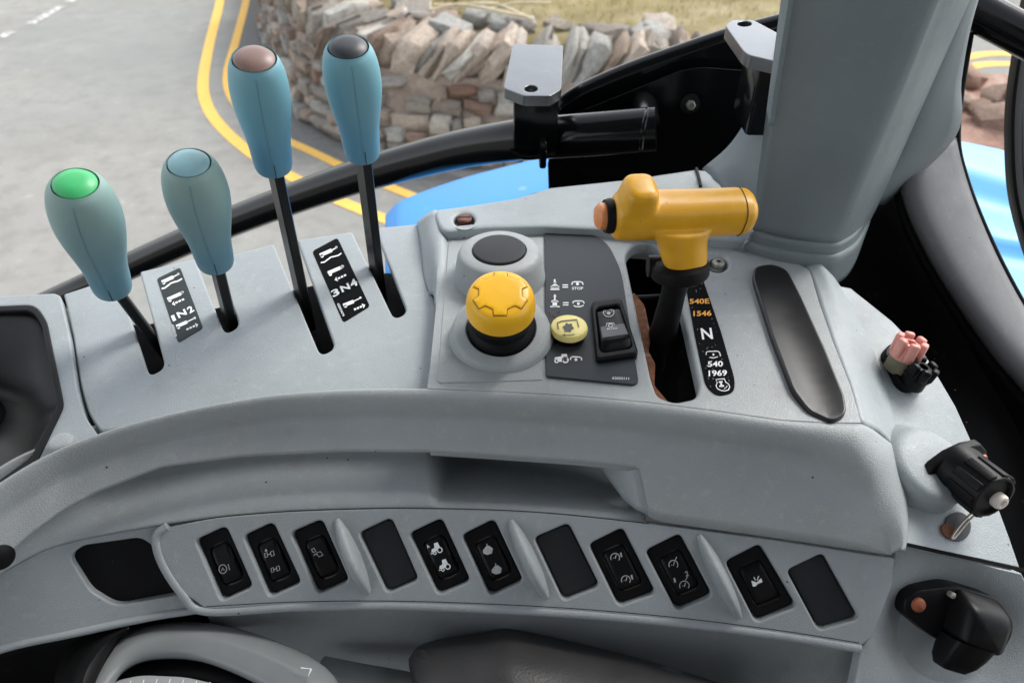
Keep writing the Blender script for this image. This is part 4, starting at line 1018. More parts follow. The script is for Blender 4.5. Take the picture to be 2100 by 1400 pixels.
md = hd.modifiers.new('soft', 'SMOOTH'); md.factor = .5; md.iterations = 9
bcl = lathe('button_collar', [(0, 0), (.0088, 0), (.0092, .0015), (.0085, .0042), (0, .0045)], e0 + gx * .0010, 'black_rubber', gl, axis=-gx, seg=28)
lathe('thumb_button', [(0, 0), (.0070, 0), (.0068, .0030), (.0050, .0048), (.002, .0055), (0, .0056)], e0 - gx * .0030, 'orange_button', bcl, axis=-gx, seg=28)
cc = e0 + gx * L * .885
bm = tube_bm([p for p in superell(cc - gz * .0001, gy, gz, .01195, .01155)] , .00022, 5, caps=False); finish('end_seam', bm, 'seam_dark', hd)
# rusty gate plate and inside of the slot
g2 = thing('gate_plate', 'rusty steel gate plate inside the lever slot', 'plate', Pz(1350, 720, ZT - .02))
plate('left_gate', fillet([(1300, 600), (1322, 625, 8), (1335, 690, 4), (1330, 720, 4), (1344, 745, 4), (1342, 790, 6), (1380, 835, 0), (1310, 840, 0), (1270, 620, 0)], 2), flat(ZT - .012), 'rust', g2, depth=.004, bev=1)
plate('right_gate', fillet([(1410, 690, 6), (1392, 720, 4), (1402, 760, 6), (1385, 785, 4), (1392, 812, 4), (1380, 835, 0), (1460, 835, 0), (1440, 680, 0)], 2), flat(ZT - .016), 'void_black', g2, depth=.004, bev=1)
tube('cross_rod', [Pz(1280, 612, ZT - .018), Pz(1400, 606, ZT - .018)], .002, 'steel_black', g2, n=2)
# strip with the speeds
sp = thing('speed_strip', 'black strip with amber 540E 1546, white N, 540 and 1969 beside the gate slot', 'sticker', top_(1480, 800))
plate('backing', fillet([(1404, 576, 4), (1440, 570, 4), (1478, 680, 0), (1507, 780, 14), (1505, 806, 14), (1470, 814, 16), (1447, 792, 12), (1425, 690, 0)], 4), top_, 'decal_black', sp, top=.0006, depth=.0006, bev=.6, seg=2)
def zp(x, y): return (1380 + x / 5.183, 560 + y / 5.185)
hq = .0008
lettering('speed_number', sp, top_, '540E', zp(175, 336), zp(385, 332), 9.6, mat='print_amber', h=hq, bold=.025)
lettering('speed_number', sp, top_, '1546', zp(215, 466), zp(408, 462), 10, mat='print_amber', h=hq, bold=.025)
lettering('neutral_mark', sp, top_, 'N', zp(308, 712), zp(425, 706), 22, h=hq, bold=.02, up=(-.16, -1))
lettering('speed_number', sp, top_, '540', zp(368, 1004), zp(530, 1000), 10.5, h=hq, bold=.025)
lettering('speed_number', sp, top_, '1969', zp(378, 1104), zp(572, 1098), 11, h=hq, bold=.02)
symbol('shaft_symbol', sp, top_, [(1.6, Z(zp, [(350, 880), (352, 850), (375, 842), (475, 840), (495, 855), (502, 895)])), (1.6, Z(zp, [(388, 905), (430, 912), (475, 898)]))], [Z(zp, circ(428, 876, 11, 11, 10))], h=hq)
symbol('engine_symbol', sp, top_, [(1.6, Z(zp, [(455, 1140), (545, 1132), (555, 1165), (590, 1190), (602, 1220), (585, 1252), (550, 1262), (510, 1258), (470, 1238), (455, 1205), (468, 1175)]), 1), (3.0, Z(zp, [(485, 1168), (525, 1165)])), (3.4, Z(zp, [(506, 1168), (514, 1210)])), (3.0, Z(zp, [(490, 1212), (540, 1208)])), (1.3, Z(zp, [(540, 1240), (565, 1225), (575, 1205)]))], h=hq)
rs = random.Random(3); st = []
for i in range(95):                                       # scratches through the print
    y = rs.uniform(580, 808); xm = interp([(570, 1424), (800, 1477)], y) + rs.uniform(-22, 22)
    if not inside(Vector((xm, y)), [Vector(p) for p in [(1408, 578), (1438, 573), (1476, 680), (1503, 780), (1500, 804), (1470, 810), (1451, 792), (1428, 690)]]): continue
    if 600 < y < 705 and abs(xm - interp([(570, 1424), (800, 1477)], y)) < 16: continue
    a_ = rs.uniform(0, 3.1); l_ = rs.uniform(.6, 3.6) * (1.6 if y < 600 else 1); st.append((rs.uniform(.4, .8), [(xm, y), (xm + l_ * math.cos(a_), y + l_ * math.sin(a_))]))
symbol('scratches', sp, top_, st, mat='print_grey', h=hq)
# black oblong pad with a dished top
pd_ = thing('oblong_pad', 'long black rounded pad set into the right of the console top', 'pad', top_(1640, 800))
pol = fillet([(1541, 578, 12), (1546, 552, 14), (1580, 543, 14), (1612, 556, 16), (1640, 612, 0), (1690, 725, 0), (1728, 822, 10), (1733, 856, 12), (1705, 870, 14), (1655, 848, 14), (1622, 808, 14), (1580, 700, 0)], 10)
def ddish(x, y):
    e = abs((x - interp([(545, 1578), (860, 1690)], y))) / 50; return -.0022 * max(0, 1 - e * e)
plate('pad', pol, top_, 'pad_black', pd_, top=.0042, depth=.0045, bev=5, seg=4, grid=11, dish=ddish)
# screws
def screw(label, c, r_, mat, slot=True, ax=(0, 0, 1), name='screw'):
    t = thing(name, label, 'screw', c); x, y, a_ = frame_of(ax)
    h_ = lathe('head', [(0, -.002), (r_, -.002), (r_, .0008), (r_ * .85, .0018), (r_ * .3, .0021), (0, .0021)], c, mat, t, axis=ax, seg=24)
    if slot: finish('drive_slot', box_bm(Vector(c) + a_ * .0019, (r_ * .8, r_ * .12, .0004), 0, (x, y, a_)), 'seam_dark', h_)
    else:
        bm = bmesh.new(); pts = [(r_ * (.5 if k % 2 else .26) * math.cos(k * math.pi / 6), r_ * (.5 if k % 2 else .26) * math.sin(k * math.pi / 6)) for k in range(12)]
        fill_bm(bm, pts, lambda px, py, h=0: Vector(c) + x * px + y * py + a_ * .0022); finish('drive_star', bm, 'seam_dark', h_)
    return t
screw('brown rusty slotted screw in the rear ledge', Pz(952, 450, ZL - .003), .0056, 'screw_brown')
screw('pale star drive screw right of the yellow handle', Pz(1473, 541, ZT - .0035), .0047, 'screw_zinc', slot=False)
for nm, pts in (('well_floor', circ(952, 450, 24, 16, 24)),): plate(nm, pts, flat(ZL - .0055), 'console_plastic', console, depth=.001, bev=.5)
plate('well_floor', circ(1473, 540, 22, 17, 24), flat(ZT - .0055), 'console_plastic', console, depth=.001, bev=.5)

# ------------------------------------------------------------------ four hydraulic levers
def lever(label, kb, kt, dk, grip, capm, R_=.0165, rb=.0106, sm=0.0):
    """kb / kt: grip bottom and top, dk: where the shaft meets the deck"""
    t = thing('hydraulic_lever', label, 'lever', dk, 'hydraulic levers standing in the deck slots')
    kb, kt, dk = Vector(kb), Vector(kt), Vector(dk)
    a_ = (kt - kb).normalized(); H_ = (kt - kb).length
    # flat steel shaft
    d = (kb - dk).normalized(); x = Vector((.80, .6, 0)); x = (x - d * x.dot(d)).normalized(); y = d.cross(x)
    foot = dk - d * .03; n_ = 8; rows = []
    for i in range(n_ + 1):
        p = foot.lerp(kb + a_ * .006, i / n_); hx, hy = .0030, .0064
        rows.append([p + x * sx + y * sy for sx, sy in ((-hx, -hy * .8), (-hx * .7, -hy), (hx * .7, -hy), (hx, -hy * .8), (hx, hy * .8), (hx * .7, hy), (-hx * .7, hy), (-hx, hy * .8))])
    finish('shaft', grid_bm(rows, close_v=True), 'steel_black', t, sharp=30)
    prof = [(0, 0), (rb * .80, .0), (rb * .95, .0008), (rb, .0028), (rb * 1.06, .012)]
    for k in range(1, 11):
        s = k / 10; prof.append((rb * 1.06 + (R_ - rb * 1.06) * (3 * s * s - 2 * s ** 3), .012 + (H_ * .70 - .012) * s))
    ca = .0107
    for k in range(1, 9):
        s = k / 8 * math.pi / 2 * .86; prof.append((ca * .93 + (R_ - ca * .93) * math.cos(s), H_ * .70 + (H_ * .285) * math.sin(s)))
    prof += [(ca + .0004, H_ * .985), (ca + .0001, H_ * .985 - .0008), (ca, H_ * .985 - .003), (0, H_ * .985 - .003)]
    g_ = lathe('grip', prof, kb, grip, t, axis=a_, seg=48, sharp=42)
    lathe('end_cap', [(0, H_ * .985 - .003), (ca - .0005, H_ * .985 - .003), (ca - .0005, H_ * .985 - .0002), (ca * .8, H_ + .0004), (ca * .4, H_ + .0014), (0, H_ + .0017)], kb, capm, g_, axis=a_, seg=40)
    pv = Vector((.25, -1, 0)); pv = (pv - a_ * pv.dot(a_)).normalized(); pw = a_.cross(pv) * .00016; bm = bmesh.new(); ps = []
    for r_, h_ in prof[3:-6]:
        p = kb + a_ * h_ + pv * (r_ + .00012); ps.append((bm.verts.new(p + pw), bm.verts.new(p - pw)))
    for i in range(len(ps) - 1): bm.faces.new((ps[i][0], ps[i + 1][0], ps[i + 1][1], ps[i][1]))
    finish('parting_line', bm, 'seam_teal', g_)
    # short mould split at the foot of the grip, on the driver's side
    v = Vector((.35, -1, 0)); v = (v - a_ * v.dot(a_)).normalized(); pr = prof[3:7]
    bm = bmesh.new(); w_ = a_.cross(v) * .00022; vs = []
    for r_, h_ in [(rb, .0016), (rb, .0028), (rb * 1.06, .012)]:
        p = kb + a_ * h_ + v * (r_ + .00015); vs.append((bm.verts.new(p + w_), bm.verts.new(p - w_)))
    for i in range(2): bm.faces.new((vs[i][0], vs[i + 1][0], vs[i + 1][1], vs[i][1]))
    finish('mould_split', bm, 'seam_dark', g_)
    return t
def lever_px(label, b, m, tp, grip, capm, dy=0.006, **kw):
    dk = Pz(b[0], b[1], ZD); kb = Py(m[0], m[1], dk.y - dy); kt = Py(tp[0], tp[1], dk.y - dy - .020)
    lever(label, kb, kt, dk, grip, capm, **kw)
lever_px('short lever with green-capped teal grip at the far left', (300, 678), (232, 592), (152, 372), 'teal_green_grip', 'cap_green', R_=.0172)
lever_px('short lever with plain teal cap and teal grip, second from the left', (468, 640), (443, 540), (386, 330), 'teal_green_grip', 'cap_teal', R_=.0166)
lever_px('tall lever with brown-capped blue grip, third from the left', (618, 600), (562, 343), (520, 116), 'teal_grip', 'cap_brown', R_=.0150)
lever_px('tall lever with black-capped blue grip, nearest the stone wall end', (772, 550), (744, 318), (713, 92), 'teal_grip', 'cap_black', R_=.0157)

# ------------------------------------------------------------------ things on the right wing
def along(mp, x, y): return (mp(x, y, .01) - mp(x, y, 0)).normalized()
nr = along(right_, 1850, 760)
hb = thing('plug_holder', 'black oval holder on the right wing carrying two lever caps', 'holder', right_(1840, 770))
plate('base', fillet([(1803, 730, 16), (1816, 712, 14), (1842, 712, 12), (1880, 780, 14), (1884, 800, 14), (1856, 808, 14), (1836, 795, 12)], 12), right_, 'black_rubber', hb, top=.005, depth=.006, bev=4, seg=3)
def cap_piece(name, label, foot, head, r_, mat, n, cat, neck=None):
    t = thing(name, label, cat, foot); foot, head = Vector(foot), Vector(head); a_ = (head - foot).normalized(); L = (head - foot).length; x, y, _ = frame_of(a_)
    lathe('stem', [(0, 0), (r_ * .85, 0), (r_ * .8, L * .5), (0, L * .5)], foot, neck or mat, t, axis=a_, seg=24)
    lathe('core', [(0, L * .4), (r_ * .9, L * .42), (r_ * .72, L * .60), (r_ * .55, L * .86), (r_ * .30, L * .86), (r_ * .28, L * .7), (0, L * .7)], foot, mat, t, axis=a_, seg=24)
    for k in range(n):                                    # castellations round the rim
        an = 2 * math.pi * k / n + .3; d = x * math.cos(an) + y * math.sin(an); tt = a_.cross(d)
        bm = box_bm(foot + a_ * L * .72 + d * r_ * .74, (r_ * .22, r_ * .30, L * .27), r_ * .14, (d, tt, a_)); finish('prong', bm, mat, t, sharp=50)
    return t
cap_piece('castellated_plug', 'pink castellated plug standing up in the black oval holder', right_(1836, 760, .002), right_(1836, 760, .002) + Vector((.0030, .002, .022)), .0094, 'pink_plastic', 6, 'plug', 'olive_plastic')
cap_piece('castellated_plug', 'black castellated plug standing up in front of the pink one', right_(1862, 790, .002), right_(1862, 790, .002) + Vector((.0035, -.0005, .016)), .0090, 'black_plastic', 6, 'plug')
# socket cover with knurled cap
so = thing('power_socket', 'black ribbed round socket with flange and white pin on a grey boss', 'socket', right_(1900, 980))
bs = right_(1893, 985, 0); sa_ = (Vector((.22, -.80, .17))).normalized()
rows = []
for h, r_ in ((-.004, .030), (.0, .0285), (.006, .0245), (.012, .0225), (.0145, .0205), (.0155, .017)):
    rows.append([bs + nr * h * .8 + sa_ * h * .5 + (frame_of(nr)[0] * math.cos(k * math.pi / 20) + frame_of(nr)[1] * math.sin(k * math.pi / 20)) * r_ + Vector((-.002, .010, 0)) for k in range(40)])
bm = grid_bm(rows, close_v=True); cap(bm, rows[-1]); finish('boss', bm, 'console_plastic', so, sharp=70)
fc = right_(1922, 975, .013); x, y, a_ = frame_of(sa_)
fl = [Vector((.021, .004)), Vector((.017, .012)), Vector((.006, .0155)), Vector((-.006, .0155)), Vector((-.017, .012)), Vector((-.025, .004)), Vector((-.025, -.004)), Vector((-.017, -.012)), Vector((-.006, -.0155)), Vector((.006, -.0155)), Vector((.017, -.012)), Vector((.021, -.004))]
KS = .84; fl = [p * KS for p in fl]
fx = (Vector((1, .25, .30)) - sa_ * Vector((1, .25, .30)).dot(sa_)).normalized(); fy = sa_.cross(fx)
bm = plate_bm(fl, [], lambda px, py, h=0.: fc + fx * px + fy * py + sa_ * h, .003, .005, .001, 2, pxm=1); flg = finish('flange', bm, 'black_plastic', so, sharp=50)
brl = lathe('barrel', [(r_ * KS, h_ * KS) for r_, h_ in [(0, 0), (.0172, 0), (.0162, .010), (.0150, .012), (.0148, .030), (.0142, .0315), (.0128, .0318), (.0120, .0295), (0, .0295)]], fc, 'black_plastic', so, axis=sa_, seg=48)
for k in range(10):
    an = 2 * math.pi * k / 10; d = x * math.cos(an) + y * math.sin(an)
    finish('rib', box_bm(fc + sa_ * .021 * KS + d * .0150 * KS, (.0008, .0024, .0082), .0006, (d, sa_.cross(d), sa_)), 'black_plastic', brl, sharp=50)
pc = fc + sa_ * .0295 * KS + (fx * .0030 - fy * .0040)
lathe('pin', [(0, 0), (.0042, 0), (.0042, .003), (.0034, .0042), (.0022, .0044), (.0018, .003), (0, .003)], pc, 'white_plastic', brl, axis=sa_, seg=28)
for sx in (-.0205 * KS, .0175 * KS): lathe('flange_screw', [(0, 0), (.0026, 0), (.0022, .0014), (0, .0018)], fc + fx * sx + sa_ * .003, 'copper_red', flg, axis=sa_, seg=16)
# finger hole with wire clip
wh = thing('wire_clip', 'bent wire clip in a shallow round hole below the black socket', 'clip', right_(1962, 1090))
plate('hole_floor', circ(1962, 1080, 27, 30, 28), right_, 'decal_grey', wh, top=.0009, depth=.0006, bev=.5)
tube('wire', [right_(1992, 1040, .010), right_(1966, 1070, .005), right_(1948, 1100, .002), right_(1952, 1104, .002), right_(1972, 1074, .005), right_(1998, 1044, .010)], .0006, 'wire_metal', wh, seg=8, n=5)
lathe('rust_spot', [(0, .0011), (.004, .0012), (.0042, 0)], right_(1943, 1090, .0002), 'rust', wh, axis=nr, seg=16)
symbol('wing_gap', console, mapper(lambda px, py: zright(px, py) - .0005), [(8, [(1858, 1117), (1930, 1133), (2010, 1150), (2100, 1170)])], mat='void_black', h=.0008)
# black connector bracket in the lower right pocket
cn = thing('connector_bracket', 'black plug socket bracket with two rusty screws in the lower right pocket', 'bracket', pocket(1950, 1280))
pc_ = pocket(1955, 1262, 0) ; nn_ = along(pocket, 1950, 1270); ex_ = (pocket(2050, 1300) - pocket(1850, 1240)).normalized(); ey_ = nn_.cross(ex_)
fl = [Vector((.036, .000)), Vector((.034, .008)), Vector((.020, .0185)), Vector((-.010, .018)), Vector((-.032, .009)), Vector((-.037, .003)), Vector((-.035, -.006)), Vector((-.012, -.015)), Vector((.014, -.016)), Vector((.034, -.010))]
fl = fillet([tuple(p * .90) for p in fl], .005)
bm = plate_bm(fl, [], lambda px, py, h=0.: pc_ + ex_ * px + ey_ * py + nn_ * h, .005, .016, .0012, 3, pxm=1); cfl = finish('flange', bm, 'black_plastic', cn, sharp=50)
hx_, rows = (Vector((.0, -.45, .75))).normalized(), []
for h, sx, sy in ((0, .0135, .0125), (.008, .0132, .0120), (.013, .0126, .0110), (.0165, .0112, .0094), (.018, .008, .0065)):
    rows.append(superell(pc_ + nn_ * (.003 + h) + ex_ * .005 + ey_ * (.004 - h * .25), ex_, ey_, sx, sy, e=5.5))
bm = grid_bm(rows, close_v=True); cap(bm, rows[-1]); finish('body', bm, 'black_plastic', cn, sharp=60)
rows = []
for s, sx, sy in ((0, .0115, .009), (.4, .0112, .008), (.75, .0096, .007), (1, .0070, .0052)):
    rows.append(superell(pc_ + nn_ * (.012 - .004 * s) + ex_ * (.002 - .002 * s) - ey_ * (.008 + .017 * s), ex_, nn_, sx, sy, e=5))
bm = grid_bm(rows, close_v=True); cap(bm, rows[-1]); finish('spout', bm, 'black_plastic', cn, sharp=60)
for px_, py_ in ((-.0255, .0012), (.0225, -.0065)): lathe('rusty_screw', [(0, 0), (.0039, 0), (.0036, .0012), (.0024, .0018), (0, .0020)], pc_ + ex_ * px_ + ey_ * py_ + nn_ * .005, 'copper_red', cfl, axis=nn_, seg=18)
lathe('stud', [(0, 0), (.0016, 0), (.0016, .003), (0, .0036)], pc_ - ex_ * .0105 + ey_ * .0115 + nn_ * .005, 'screw_zinc', cfl, axis=nn_, seg=14)

# ------------------------------------------------------------------ corner pillar
pl = thing('cab_pillar', 'broad grey plastic covered cab pillar rising from the rear of the console', 'pillar', Py(1650, 515, .44))
def prail(pts, y): return [Py(a, b, yy) for (a, b), yy in zip(pts, y if isinstance(y, (list, tuple)) else [y] * len(pts))]
PLb = prail([(1575, 470), (1592, 380), (1618, 190), (1645, 0), (1690, -330)], [.50, .50, .50, .50, .50])
PL = prail([(1546, 468), (1562, 380), (1592, 190), (1621, 0), (1668, -330)], .435)
PL2 = prail([(1556, 478), (1570, 385), (1600, 190), (1629, 0), (1676, -330)], .430)
PM = prail([(1620, 492), (1655, 385), (1715, 190), (1770, 0), (1850, -330)], .420)
PC = prail([(1700, 508), (1748, 385), (1830, 190), (1908, 0), (2040, -330)], .415)
PC2 = prail([(1726, 516), (1774, 390), (1858, 190), (1932, 0), (2065, -330)], .421)
PR = prail([(1741, 520), (1794, 395), (1884, 190), (1962, 0), (2100, -330)], .434)
PRb = prail([(1752, 518), (1812, 395), (1904, 190), (1988, 0), (2130, -330)], .462)
PRc = prail([(1752, 500), (1822, 380), (1914, 180), (2000, 0), (2145, -330)], .50)
loft('column', [PLb, PL, PL2, PM, PC, PC2, PR, PRb, PRc], 'pillar_plastic_shaded', pl, n=5, m=3, face=(0, -1, 0), sharp=80, solid=.004)
# stepped foot collar
def foot(name, zl, zh, grow, mat='pillar_plastic_shaded'):
    b = [r_[0] for r_ in (PLb, PL, PL2, PM, PC, PC2, PR, PRb, PRc)]
    c = sum(b, Vector()) / len(b); r1, r2 = [], []
    for p in b:
        d = Vector((p.x - c.x, p.y - c.y, 0)).normalized() * grow
        r1.append(Vector((p.x, p.y, 0)) + d + Vector((0, 0, CZ + zh))); r2.append(Vector((p.x, p.y, 0)) + d * 1.06 + Vector((0, 0, CZ + zl)))
    inn_ = [Vector((c.x + (p.x - c.x) * .9, c.y + (p.y - c.y) * .9, CZ + zh + .002)) for p in r1]
    loft(name, [inn_, r1, [a * .5 + b * .5 for a, b in zip(r1, r2)], r2], mat, pl, n=4, m=3, face=(0, -1, .5), sharp=50)
foot('foot_collar', -.298, -.2735, .0045)
foot('foot_band', -.275, -.2655, .0016)
# side cheek with the lit edge, and the gusset web left of the pillar
sc_ = thing('pillar_cheek', 'lighter grey cheek panel between the pillar and the black window seal', 'panel', Py(1880, 330, .47))
loft('cheek', [prail([(1740, 420), (1790, 330), (1850, 180), (1910, 50), (1960, -60)], .468), prail([(1775, 420), (1858, 318), (1915, 170), (1962, 55), (2005, -60)], .464), prail([(1815, 420), (1958, 284), (1972, 165), (1990, 62), (2025, -60)], .476)], 'pillar_plastic_shaded', sc_, n=6, m=4, face=(0, -1, 0))
wb = thing('pillar_web', 'curved grey web panel joining the console ledge to the pillar', 'panel', Py(1520, 420, .47))
loft('web', [prail([(1440, 346), (1500, 292), (1552, 205), (1590, 110), (1610, 20)], .520), prail([(1470, 372), (1525, 320), (1575, 215), (1610, 115), (1630, 20)], .495), prail([(1500, 420), (1560, 365), (1620, 220), (1650, 120), (1670, 20)], .475), prail([(1530, 480), (1600, 440), (1650, 230), (1690, 130), (1710, 20)], .455)], 'pillar_plastic_shaded', wb, n=5, m=4, face=(-.5, -1, 0))
for pts in ([(1428, 346), (1433, 362), (1437, 382)], [(1458, 340), (1466, 362), (1486, 378), (1512, 392)]):
    tube('joint_line', [Pz(x, y, ZL + .001) for x, y in pts], .0012, 'seam_dark', wb, seg=8, n=4)
# dark trim strip and black backing sheet right of the pillar
tr = thing('door_trim', 'dark grey curved trim strip beside the rear window', 'trim', Pd(2000, 700, .52))
tl = [(1846, 342), (1862, 420), (1905, 515), (1965, 615), (2040, 722), (2110, 800), (2190, 900)]
tm = [(1890, 305), (1915, 420), (1962, 520), (2018, 612), (2080, 695), (2150, 770), (2230, 850)]
trr = [(1957, 284), (1972, 350), (2003, 440), (2050, 545), (2110, 650), (2180, 740), (2260, 830)]
loft('strip', [[Pd(x - 6, y + 6, .545) for x, y in tl], [Pd(x, y, .525) for x, y in tl], [Pd(x, y, .520) for x, y in tm], [Pd(x, y, .535) for x, y in trr], [Pd(x + 3, y - 3, .56) for x, y in trr]], 'trim_dark', tr, n=5, m=4, face=(0, -1, 1), sharp=70)
tube('window_seal', [Pd(x, y, .542) for x, y in [(2000, 20), (1984, 110), (1970, 200), (1964, 290), (1979, 360), (2008, 440), (2056, 545), (2116, 650), (2190, 740)]], .0022, 'black_rubber', tr, seg=10, n=5)
ln = thing('gap_backing', 'black backing sheet in the gap between console and door trim', 'lining', Pd(1950, 800, .6))  # plain black sheet filling the gap beside the trim
loft('lining', [[Pd(x, y, .60) for x, y in [(1600, 520), (1680, 640), (1760, 780), (1850, 960), (1950, 1200), (2000, 1420)]], [Pd(x, y, .61) for x, y in [(1800, 400), (1880, 560), (1980, 740), (2080, 920), (2150, 1160), (2200, 1420)]], [Pd(x, y, .57) for x, y in [(1838, 330), (1905, 500), (2010, 680), (2130, 850), (2240, 1000), (2300, 1400)]]], 'black_rubber', ln, n=5, m=5, face=(0, -1, .5))
tube('lining_bead', [Pd(x, y, .55) for x, y in [(1836, 352), (1850, 430), (1892, 525), (1952, 625), (2026, 732), (2095, 812), (2170, 905)]], .004, 'black_rubber', ln, seg=10, n=5)
# rear window frame pieces at the right edge
wf = thing('window_frame', 'black curved rear window frame bar at the right edge of the picture', 'frame', Pd(2090, 500, .62))
loft('bar', [[Pd(x, y, .62) for x, y in [(2100, -40), (2078, 90), (2062, 200), (2059, 300), (2066, 400), (2088, 490), (2120, 580)]], [Pd(x + 22, y, .60) for x, y in [(2100, -40), (2078, 90), (2062, 200), (2059, 300), (2066, 400), (2088, 490), (2120, 580)]], [Pd(x + 90, y, .62) for x, y in [(2100, -40), (2078, 90), (2062, 200), (2059, 300), (2066, 400), (2088, 490), (2120, 580)]]], 'black_rubber', wf, n=5, m=5, face=(0, -1, 0), solid=.01)
tube('grab_bar', [Pd(1966, 2, .53), Pd(2040, 42, .53), Pd(2130, 90, .53), Pd(2220, 140, .53)], .0135, 'black_paint', None, seg=20, n=4, label='thick black bar crossing the upper right corner', cat='bar')
tube('thin_strut', [Pd(2000, -30, .56), Pd(2010, -10, .56), Pd(2016, 6, .56)], .004, 'black_paint', None, seg=10, n=3, label='thin black strut above the thick bar at the top right', cat='strut')

# ------------------------------------------------------------------ black tube frame, brackets and gusset outside
tf = thing('tube_frame', 'glossy black bent tube running along the outside of the console', 'tube', Pd(900, 330, .70))
tube('rail', [Pd(60, 640, 1.10), Pd(170, 590, 1.06), Pd(290, 535, 1.02), Pd(480, 453, .93), Pd(700, 373, .825), Pd(900, 316, .735), Pd(1060, 287, .665), Pd(1150, 281, .635), Pd(1240, 274, .622), Pd(1345, 265, .612)], .0182, 'black_paint', tf, seg=28, n=7, sharp=80)
we = Pd(1334, 266, .613)
bm = tube_bm([we + Vector((.0155 * math.cos(a_) * .35 - .004, .0165 * math.cos(a_), .0165 * math.sin(a_))) for a_ in [k * math.pi / 12 for k in range(25)]], .0022, 8, caps=False); finish('weld_bead', bm, 'black_paint', tf)
tube('stub', [Pd(1320, 206, .65), Pd(1326, 250, .615)], .0105, 'black_paint', tf, seg=20, n=2)
gu = thing('gusset_plate', 'black steel gusset plate with a bolt behind the tube end', 'plate', Py(1300, 370, .53))
UP = upright
plate('outer_plate', fillet([(1148, 222, 6), (1200, 190, 0), (1290, 153, 0), (1400, 113, 0), (1500, 80, 0), (1640, 44, 0), (1700, 300, 0), (1600, 450, 0), (1440, 420, 0), (1126, 420, 2), (1123, 335, 2), (1135, 290, 0)], 4), UP(.640), 'black_paint', gu, depth=.012, bev=3, seg=3)
plate('inner_plate', fillet([(1162, 240, 6), (1290, 188, 0), (1395, 145, 16), (1440, 138, 10), (1600, 150, 0), (1640, 440, 0), (1290, 440, 0), (1160, 330, 0)], 4), UP(.628), 'black_paint', gu, depth=.008, bev=2, seg=3)
tube('rolled_edge', [Py(x, y, .651) for x, y in [(1142, 240), (1160, 215), (1205, 188), (1290, 151), (1400, 112), (1500, 79), (1640, 42)]], .0095, 'black_paint', gu, seg=22, n=5)
bc_ = Py(1415, 213, .627)
wsh = lathe('washer', [(0, .0), (.0085, .0), (.0085, .0014), (.004, .002), (0, .002)], bc_, 'steel_black', gu, axis=(0, -1, .1), seg=28)
lathe('bolt', [(0, 0), (.0042, 0), (.0042, .0045), (.003, .005), (.002, .003), (0, .003)], bc_ + Vector((0, -.001, 0)), 'screw_zinc', wsh, axis=(0, -1, .1), seg=6)
def mount(label, outl, hole, z, posts):
    t = thing('mounting_bracket', label, 'bracket', Pz(*outl[0][:2], z), 'black mounting brackets on the tube frame')
    plate('top_plate', fillet(outl, 6), flat(z), 'bracket_sheen', t, holes=[hole], depth=.008, bev=1.5, seg=2, pxm=.0003, hdepth=.008)
    posts(t); return t
def posts1(t):
    a_ = Pz(1050, 196, -.222); b_ = Pz(1147, 194, -.222); w_ = (b_.x - a_.x) / 2; c = Vector(((a_.x + b_.x) / 2 + .001, a_.y + .038, a_.z - .032))
    finish('post', box_bm(c, (w_ * 1.0, .020, .026), .003), 'black_paint', t)
    finish('gusset_rib', box_bm(c + Vector((w_ * .35, -.022, -.022)), (.003, .008, .012), .002), 'black_paint', t)
    tube('weld', [c + Vector((-w_ * 1.15, -.020, -.022)), c + Vector((-w_ * .4, -.023, -.026)), c + Vector((w_ * .9, -.022, -.024))], .0028, 'black_paint', t, seg=8)
mount('black mounting bracket with flat bright top standing on the tube', [(1052, 90, 3), (1155, 93, 3), (1151, 183, 5), (1128, 197, 6), (1075, 197, 6), (1033, 181, 5)], circ(1089, 182, 14, 7, 20), -.222, posts1)
def posts2(t):
    c = Pz(1580, 105, -.165) + Vector((.010, .01, -.03)); finish('post', box_bm(c, (.018, .02, .024), .003), 'black_paint', t)
mount('black mounting bracket with rounded bright end beside the pillar', [(1487, 52, 6), (1503, 40, 8), (1545, 41, 8), (1640, 92, 0), (1640, 140, 0), (1590, 126, 8), (1530, 112, 14)], circ(1527, 49, 15, 5.5, 20), -.165, posts2)

tk = thing('reflection_block', 'added unseen black block that darkens the tube reflections', 'body', (-.2, .65, CZ - 1.5))  # invented block, out of sight, to blacken what the tube reflects
finish('unseen_block', box_bm((-.15, .66, CZ - 1.08), (.62, .20, .40), .04), 'black_rubber', tk)
# ------------------------------------------------------------------ blue bodywork
fb = thing('blue_fender', 'bright blue painted fender showing below the black tube', 'fender', Pd(950, 420, .9))
u0 = [(790, 446), (805, 430), (822, 416), (870, 396), (960, 366), (1060, 340), (1180, 310), (1300, 290)]
loft('skin', [[Pd(x, y - 4, 1.04) for x, y in u0], [Pd(x, y, 1.0) for x, y in u0], [Pd(x, y + 20, .95) for x, y in u0], [Pd(x, y + 60, .88) for x, y in u0], [Pd(x, y + 130, .80) for x, y in u0]], 'blue_paint', fb, n=5, m=4, face=(0, -.5, 1))
fr_ = thing('blue_rear_fender', 'bright blue rear fender with stepped folds past the trim strip', 'fender', Pd(2050, 450, 1.0))
st_ = [[(1940, 285), (2020, 300), (2160, 332)], [(1940, 318), (2020, 342), (2160, 384)], [(1940, 400), (2020, 425), (2160, 462)], [(1940, 408), (2020, 470), (2160, 495)], [(1940, 480), (2020, 540), (2160, 570)], [(1940, 600), (2020, 690), (2160, 720)]]
dp = [1.30, 1.20, 1.17, 1.08, 1.05, .85]
loft('skin', [[Pd(x, y, d_) for x, y in row] for row, d_ in zip(st_, dp)], 'blue_clean', fr_, n=4, m=5, face=(0, -.5, 1), sharp=80, solid=.003)

